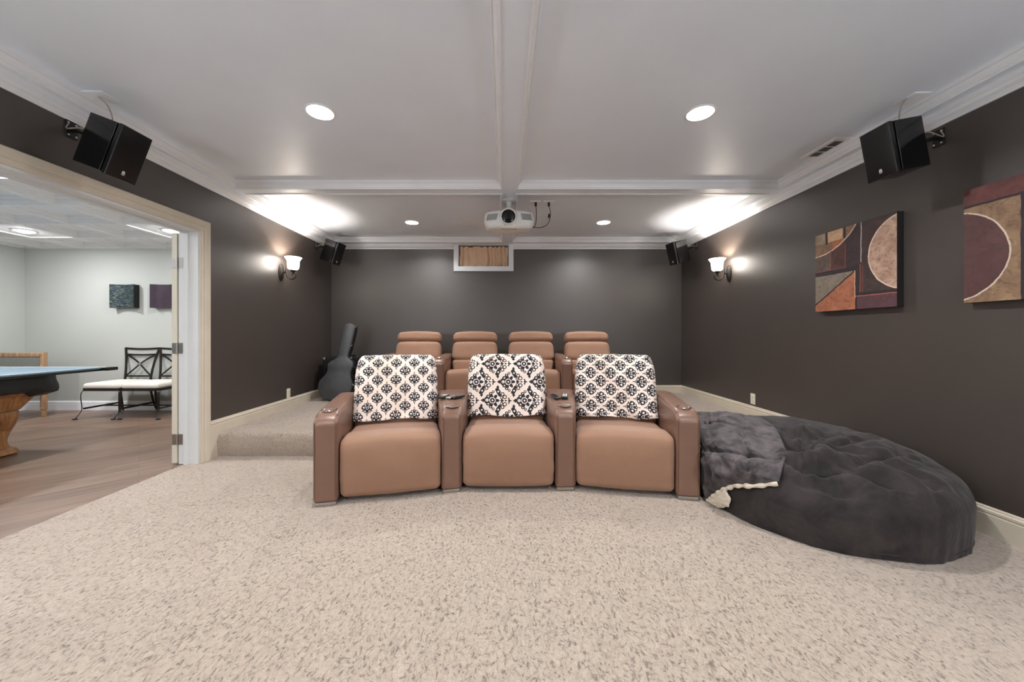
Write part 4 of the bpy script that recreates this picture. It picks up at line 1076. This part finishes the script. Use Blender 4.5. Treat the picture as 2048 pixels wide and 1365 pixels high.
# corners on the bag disc: back-left, back-right, front-right, front-left
def disc_of(t, deg): return Vector((t*cos(R(deg)), t*sin(R(deg))))
QBL, QBR, QFR, QFL = disc_of(.48, 132), disc_of(.12, 120), disc_of(.56, 221), disc_of(1.0, 187)
def bl_pt(u, v, off=0):     # u: left->right, v: front->back
    p = (QFL*(1-u)+QFR*u)*(1-v)+(QBL*(1-u)+QBR*u)*v
    bulge = sin(pi*v)*.04*max(0, u-.5)*2; p = p+Vector((bulge, -bulge))
    p += Vector((noise.noise(Vector((u*3, v*3, 9))), noise.noise(Vector((u*3, v*3, 19)))))*.03
    a = bag(p.x, p.y, 0); c = Vector((BC.x, BC.y, .10)); nn = (a-c).normalized()
    nn.z = abs(nn.z)+.25; nn.normalize()
    edge = min(1, min(u, 1-u, 1-v)*7, v*10)
    puff = .035+.050*sin(pi*min(1, u*1.1))*sin(pi*min(1, v*1.05))
    # quilting creases
    q = 0
    for (c0, c1) in ((.33, 0), (.68, 0)):
        d = abs(v-c0-.06*sin(u*5+c1)); q -= .030*math.exp(-(d/.022)**2)
    for c0 in (.42, .80):
        d = abs(u-c0-.10*(v-.5)-.03*sin(v*7)); q -= .028*math.exp(-(d/.020)**2)*(v > .12)
    f1 = noise.noise(Vector((u*3.4, v*3.4, 5))); f2 = noise.noise(Vector((u*9, v*8, 2))); f3 = noise.noise(Vector((u*20, v*18, 3)))
    fold = -.05*math.exp(-((u-.22-.35*v)/.05)**2)*(1-v)*(v > .1)
    h = .016+puff*edge**.5+(.042*f1+.026*f2+.009*f3+q+fold)*edge+off
    pt = a+nn*h
    if pt.y > 2.42: pt.x = max(pt.x, armline(pt.y)+.018)
    pt.z = max(pt.z, .012+off)
    return pt
def bl_lift(u, v):
    p = bl_pt(u, v)
    p.z += .060*math.exp(-(((u-.35)/.35)**2+((v-.92)/.25)**2))   # heaped against the armrest
    return p
m = MB(); m.grid(150, 120, bl_lift)
bo = m.build('velvet_face', MT['blanket'], bk, ang=80)
so = bo.modifiers.new('thick', 'SOLIDIFY'); so.thickness = .012; so.offset = -1
m = MB(); N = 90
pts = []; rr = []
for i in range(N+1):
    u = .02+.96*i/N; p = bl_lift(u, .0)
    p += Vector((.004*noise.noise(Vector((u*30, 0, 0))), -.006, -.004+.006*noise.noise(Vector((u*22, 3, 0)))))
    p.z = max(p.z, .014); pts.append(p); rr.append(.0085+.005*noise.noise(Vector((u*18, 0, 5)))+.003*sin(u*60))
m.tube(pts, rr, 10)
# turned-back flap of lining lying on the bag below the edge
def flap(u, v):
    uu = .05+.45*u; e = bl_lift(uu, 0); k = v*(.095*sin(pi*min(1, .15+u*.9))**.6+.008+.012*noise.noise(Vector((u*7, 0, 2))))
    p = (QFL*(1-uu)+QFR*uu); dr = Vector((-.15, -1)).normalized(); q = p+dr*k*1.25
    s_ = bag(q.x, q.y, 0); nn = Vector((s_.x-BC.x, s_.y-BC.y, .15)).normalized()
    w_ = s_+nn*(.018+.012*sin(pi*v)+.006*noise.noise(Vector((u*8, v*5, 0))))
    r_ = e*(1-min(1, v*3))+w_*min(1, v*3); r_.z = max(r_.z, .012); return r_
m.grid(50, 16, flap)
sh = m.build('fleece_lining', MT['sherpa'], bk, ang=80)
so = sh.modifiers.new('thick', 'SOLIDIFY'); so.thickness = .008; so.offset = 0

# ================================================================== GAMES ROOM FURNITURE
pt_ = empty('pool_table', (-4.95, 2.45, -.006), label='oak pool table with black cover and blue table-tennis top at the left edge', cat='pool table')
tx0, tx1, ty0, ty1 = -.78, .76, -1.30, 1.42
m = MB(); m.rbox(tx1-tx0, ty1-ty0, .016, .004, ((tx0+tx1)/2, (ty0+ty1)/2, .778), seg=.4, k=2); tt_ = m.build('tennis_top', MT['blue'], pt_)
m = MB(); zz = .7862
for a in ((tx0, tx0+.02, ty0, ty1), (tx1-.02, tx1, ty0, ty1), (tx0, tx1, ty0, ty0+.02), (tx0, tx1, ty1-.02, ty1), ((tx0+tx1)/2-.002, (tx0+tx1)/2+.002, ty0, ty1)): m.box(*a, zz-.0005, zz+.0006)
m.split('white_line', MT['white'], tt_, smooth=False)
m = MB(); m.box(tx0+.004, tx1-.004, ty0+.004, ty1-.004, .750, .770); m.build('top_frame', MT['black'], tt_, smooth=False)
for sx in (tx0, tx1):
    for sy in (ty0, ty1):
        m = MB(); m.rbox(.10, .10, .034, .006, (sx+(.02 if sx > 0 else -.02), sy+(-.02 if sy > 0 else .02), .768), k=2); m.build('corner_guard', MT['black'], tt_)
# black fitted cover over rails
m = MB(); cx0, cx1, cy0, cy1 = -.60, .53, -1.12, 1.20
def cov(u, v):
    per = [(cx0, cy0), (cx1, cy0), (cx1, cy1), (cx0, cy1)]
    s = u*4; i = int(s) % 4; f = s-int(s); a, b = per[i], per[(i+1) % 4]
    x, y = a[0]+(b[0]-a[0])*f, a[1]+(b[1]-a[1])*f
    # round the corners
    e = min(f, 1-f); r_ = .12
    L_ = sqrt((b[0]-a[0])**2+(b[1]-a[1])**2); d = e*L_
    if d < r_:
        k = (r_-d)*.30; x -= k*(1 if x > 0 else -1)*.7; y -= k*(1 if y > 0 else -1)*.7
    w_ = .012*noise.noise(Vector((u*34, v*2, 1)))+.010*sin(v*pi)*(1 if True else 0)
    bx_ = 1 if x > 0 else -1; by_ = 1 if y > 0 else -1
    z = .748-v*(.175+.02*noise.noise(Vector((u*14, 0, 2)))+(.035 if d < .16 else 0))
    tu = max(0, v-.85)/.15
    return (x+bx_*(w_-.05*tu), y+by_*(w_-.05*tu), z)
m.grid(240, 20, cov, cu=True); c = m.build('fitted_cover', MT['cloth'], pt_, ang=80)
m = MB(); m.rbox(1.02, 2.20, .08, .02, (-.035, .04, .60), seg=.3, k=2)
# tapering cabinet
def cab(q, n):
    k = 1-.13*(1-n[2])/2*1.0; return (q.x*k, q.y*(1-.06*(1-n[2])), q.z)
m.rbox(.98, 2.16, .19, .01, (-.035, .04, .515), seg=.1, k=2, fn=cab); m.build('cabinet', MT['oak'], pt_)
leg_o = cat_rom([(-.13,0),(-.13,.05),(-.10,.075),(-.07,.12),(-.055,.17),(-.075,.24),(-.12,.30),(-.15,.35),(-.15,.40),(-.12,.43),(.12,.43),(.15,.40),(.155,.35),(.13,.28),(.085,.20),(.060,.14),(.065,.10),(.10,.07),(.13,.055),(.13,0)], 3)
for sx, sy in ((.21, .90), (.21, -.82), (-.28, .90), (-.28, -.82)):
    m = MB(); s_ = 1 if sx > 0 else -1
    m.prism([(x*s_, z) for x, z in leg_o], -.10, .10, Matrix.Translation((sx, sy, 0)) @ Matrix.Rotation(pi/2, 4, 'X'), bev=.012)
    m.prism([(x, z) for x, z in leg_o], -.10, .10, Matrix.Translation((sx, sy, 0)) @ Matrix.Rotation(pi/2, 4, 'Z') @ Matrix.Rotation(pi/2, 4, 'X'), bev=.012)
    m.build('leg', MT['oak'], pt_, ang=45)

# iron dining chairs
def dining(x, y, lb):
    t = empty('iron_dining_chair', (x, y, -.006), label=lb, cat='chair', group='iron dining chairs along the games room wall')
    hs, dp = .245, .46
    prof = [(0,.385),(.025,.375),(.045,.345),(.048,.27),(.040,.17),(.042,.115),(.065,.06),(.098,.012)]
    for sx in (-1, 1):
        m = MB(); P = cat_rom([(sx*(hs-.02+o*.72), .02-o*.72, z) for o, z in prof], 3, False)
        m.strap(P, (sx, 1, 0), .030, .008); m.rbox(.04, .04, .012, .004, (sx*(hs-.02+.10*.72), .02-.10*.72, .006), k=2); m.build('leg', MT['iron'], t)
        m = MB(); P = cat_rom([(sx*(hs-.03), dp-.02, .40), (sx*(hs-.02), dp+.0, .25), (sx*(hs-.01), dp+.03, .10), (sx*(hs+.01), dp+.06, .006)], 3, False)
        m.strap(P, (1, 0, 0), .026, .012); m.build('leg', MT['iron'], t)
        m = MB(); m.strap([(sx*(hs-.0), .0, .135), (sx*(hs-.01), dp+.02, .135)], (0, 0, 1), .022, .008); m.build('stretcher', MT['iron'], t)
    m = MB(); m.strap([(-hs-.0, dp*.52, .135), (hs, dp*.52, .135)], (0, 0, 1), .02, .008); m.build('stretcher', MT['iron'], t)
    m = MB()
    for a, b in (((-hs,0),(hs,0)),((hs,0),(hs,dp)),((hs,dp),(-hs,dp)),((-hs,dp),(-hs,0))): m.strap([(*a, .388), (*b, .388)], (0,0,1), .036, .010)
    m.box(-hs, hs, 0, dp, .392, .398); m.build('seat_frame', MT['iron'], t, smooth=False)
    m = MB(); m.rbox(2*hs+.01, dp+.02, .075, .034, (0, dp/2-.005, .435), seg=.05, k=4, fn=lambda q, n: (q.x, q.y, q.z+.012*(1-n[0]**2)*(1-n[1]**2)*(n[2] > 0))); m.build('seat_cushion', MT['seatcloth'], t)
    def bk_(u, z): 
        k = (z-.40)/.53; return (u*(.185+.065*k*k), dp+.01+.085*k, z)
    m = MB(); Z0, Z1 = .40, .93
    for s in (-1, 1): m.strap([bk_(s, Z0+(Z1-Z0)*i/10) for i in range(11)], (1, 0, 0), .026, .014)
    m.strap([bk_(-1+2*i/8, Z1-.008-.012*(1-(-1+2*i/8)**2)) for i in range(9)], (0, 0, 1), .026, .016)
    m.strap([bk_(-1+2*i/8, .835-.010*(1-(-1+2*i/8)**2)) for i in range(9)], (0, 0, 1), .020, .012)
    m.strap([bk_(-1+2*i/8, .515) for i in range(9)], (0, 0, 1), .022, .012)
    for s in (-1, 1):
        for zc, z1 in ((.835, .69), (.515, .69)):
            m.strap([bk_(s*(1-i/8)*.96, zc+(z1-zc)*(i/8)**(.85)+(.012*sin(pi*i/8)*(1 if zc > .6 else -1))) for i in range(9)], (0, 0, 1), .024, .010)
    m.build('back_frame', MT['iron'], t, ang=30)
    m = MB(); c = bk_(0, .69); m.lathe([(.024,0),(.020,.012),(0,.018)], 20, mtx=Matrix.Translation((c[0], c[1]-.006, c[2])) @ Matrix.Rotation(pi/2, 4, 'X')); m.build('rosette', MT['metal'], t)
dining(-5.375, 4.875, 'left dark iron dining chair with cross back and off-white cushion')
dining(-4.865, 4.875, 'dark iron dining chair with off-white cushion, half hidden by the door edge')

# framed bench behind the pool table
bn = empty('upholstered_bench', (-6.95, 4.55, -.006), label='wooden-framed bench with grey upholstered back behind the pool table', cat='bench')
X1, X0 = .66, -.14
for xx in (X1, X0):
    for yy in (.44, -.06):
        m = MB(); hgt_ = .885 if yy > .2 else .44
        m.rbox(.052, .052, hgt_-.10, .008, (xx, yy, .10+(hgt_-.10)/2), seg=.2, k=2); m.rbox(.040, .040, .12, .008, (xx, yy, .06), k=2)
        for zc in (.30, .12, .86, .70):
            if zc < hgt_: m.lathe([(.015,0),(.012,.008),(0,.009)], 12, mtx=Matrix.Translation((xx, yy-.025, zc)) @ Matrix.Rotation(pi/2, 4, 'X'))
        m.build('leg', MT['oak2'], bn)
m = MB(); m.rbox(X1-X0, .04, .060, .010, ((X0+X1)/2, .44, .848), seg=.2, k=2); m.rbox(X1-X0, .036, .05, .008, ((X0+X1)/2, .44, .50), seg=.2, k=2); m.build('back_rail', MT['oak2'], bn)
m = MB(); m.rbox(X1-X0-.05, .03, .30, .012, ((X0+X1)/2, .44, .672), seg=.2, k=2); m.build('back_panel', MT['greycloth'], bn)
m = MB(); m.rbox(X1-X0, .036, .07, .008, ((X0+X1)/2, -.06, .40), seg=.2, k=2)
for xx in (X0, X1): m.rbox(.036, .50, .07, .008, (xx, .19, .40), seg=.2, k=2)
m.build('seat_rail', MT['oak2'], bn)
m = MB(); m.rbox(X1-X0-.02, .47, .09, .03, ((X0+X1)/2, .18, .46), seg=.1, k=3); m.build('seat_cushion', MT['greycloth'], bn)
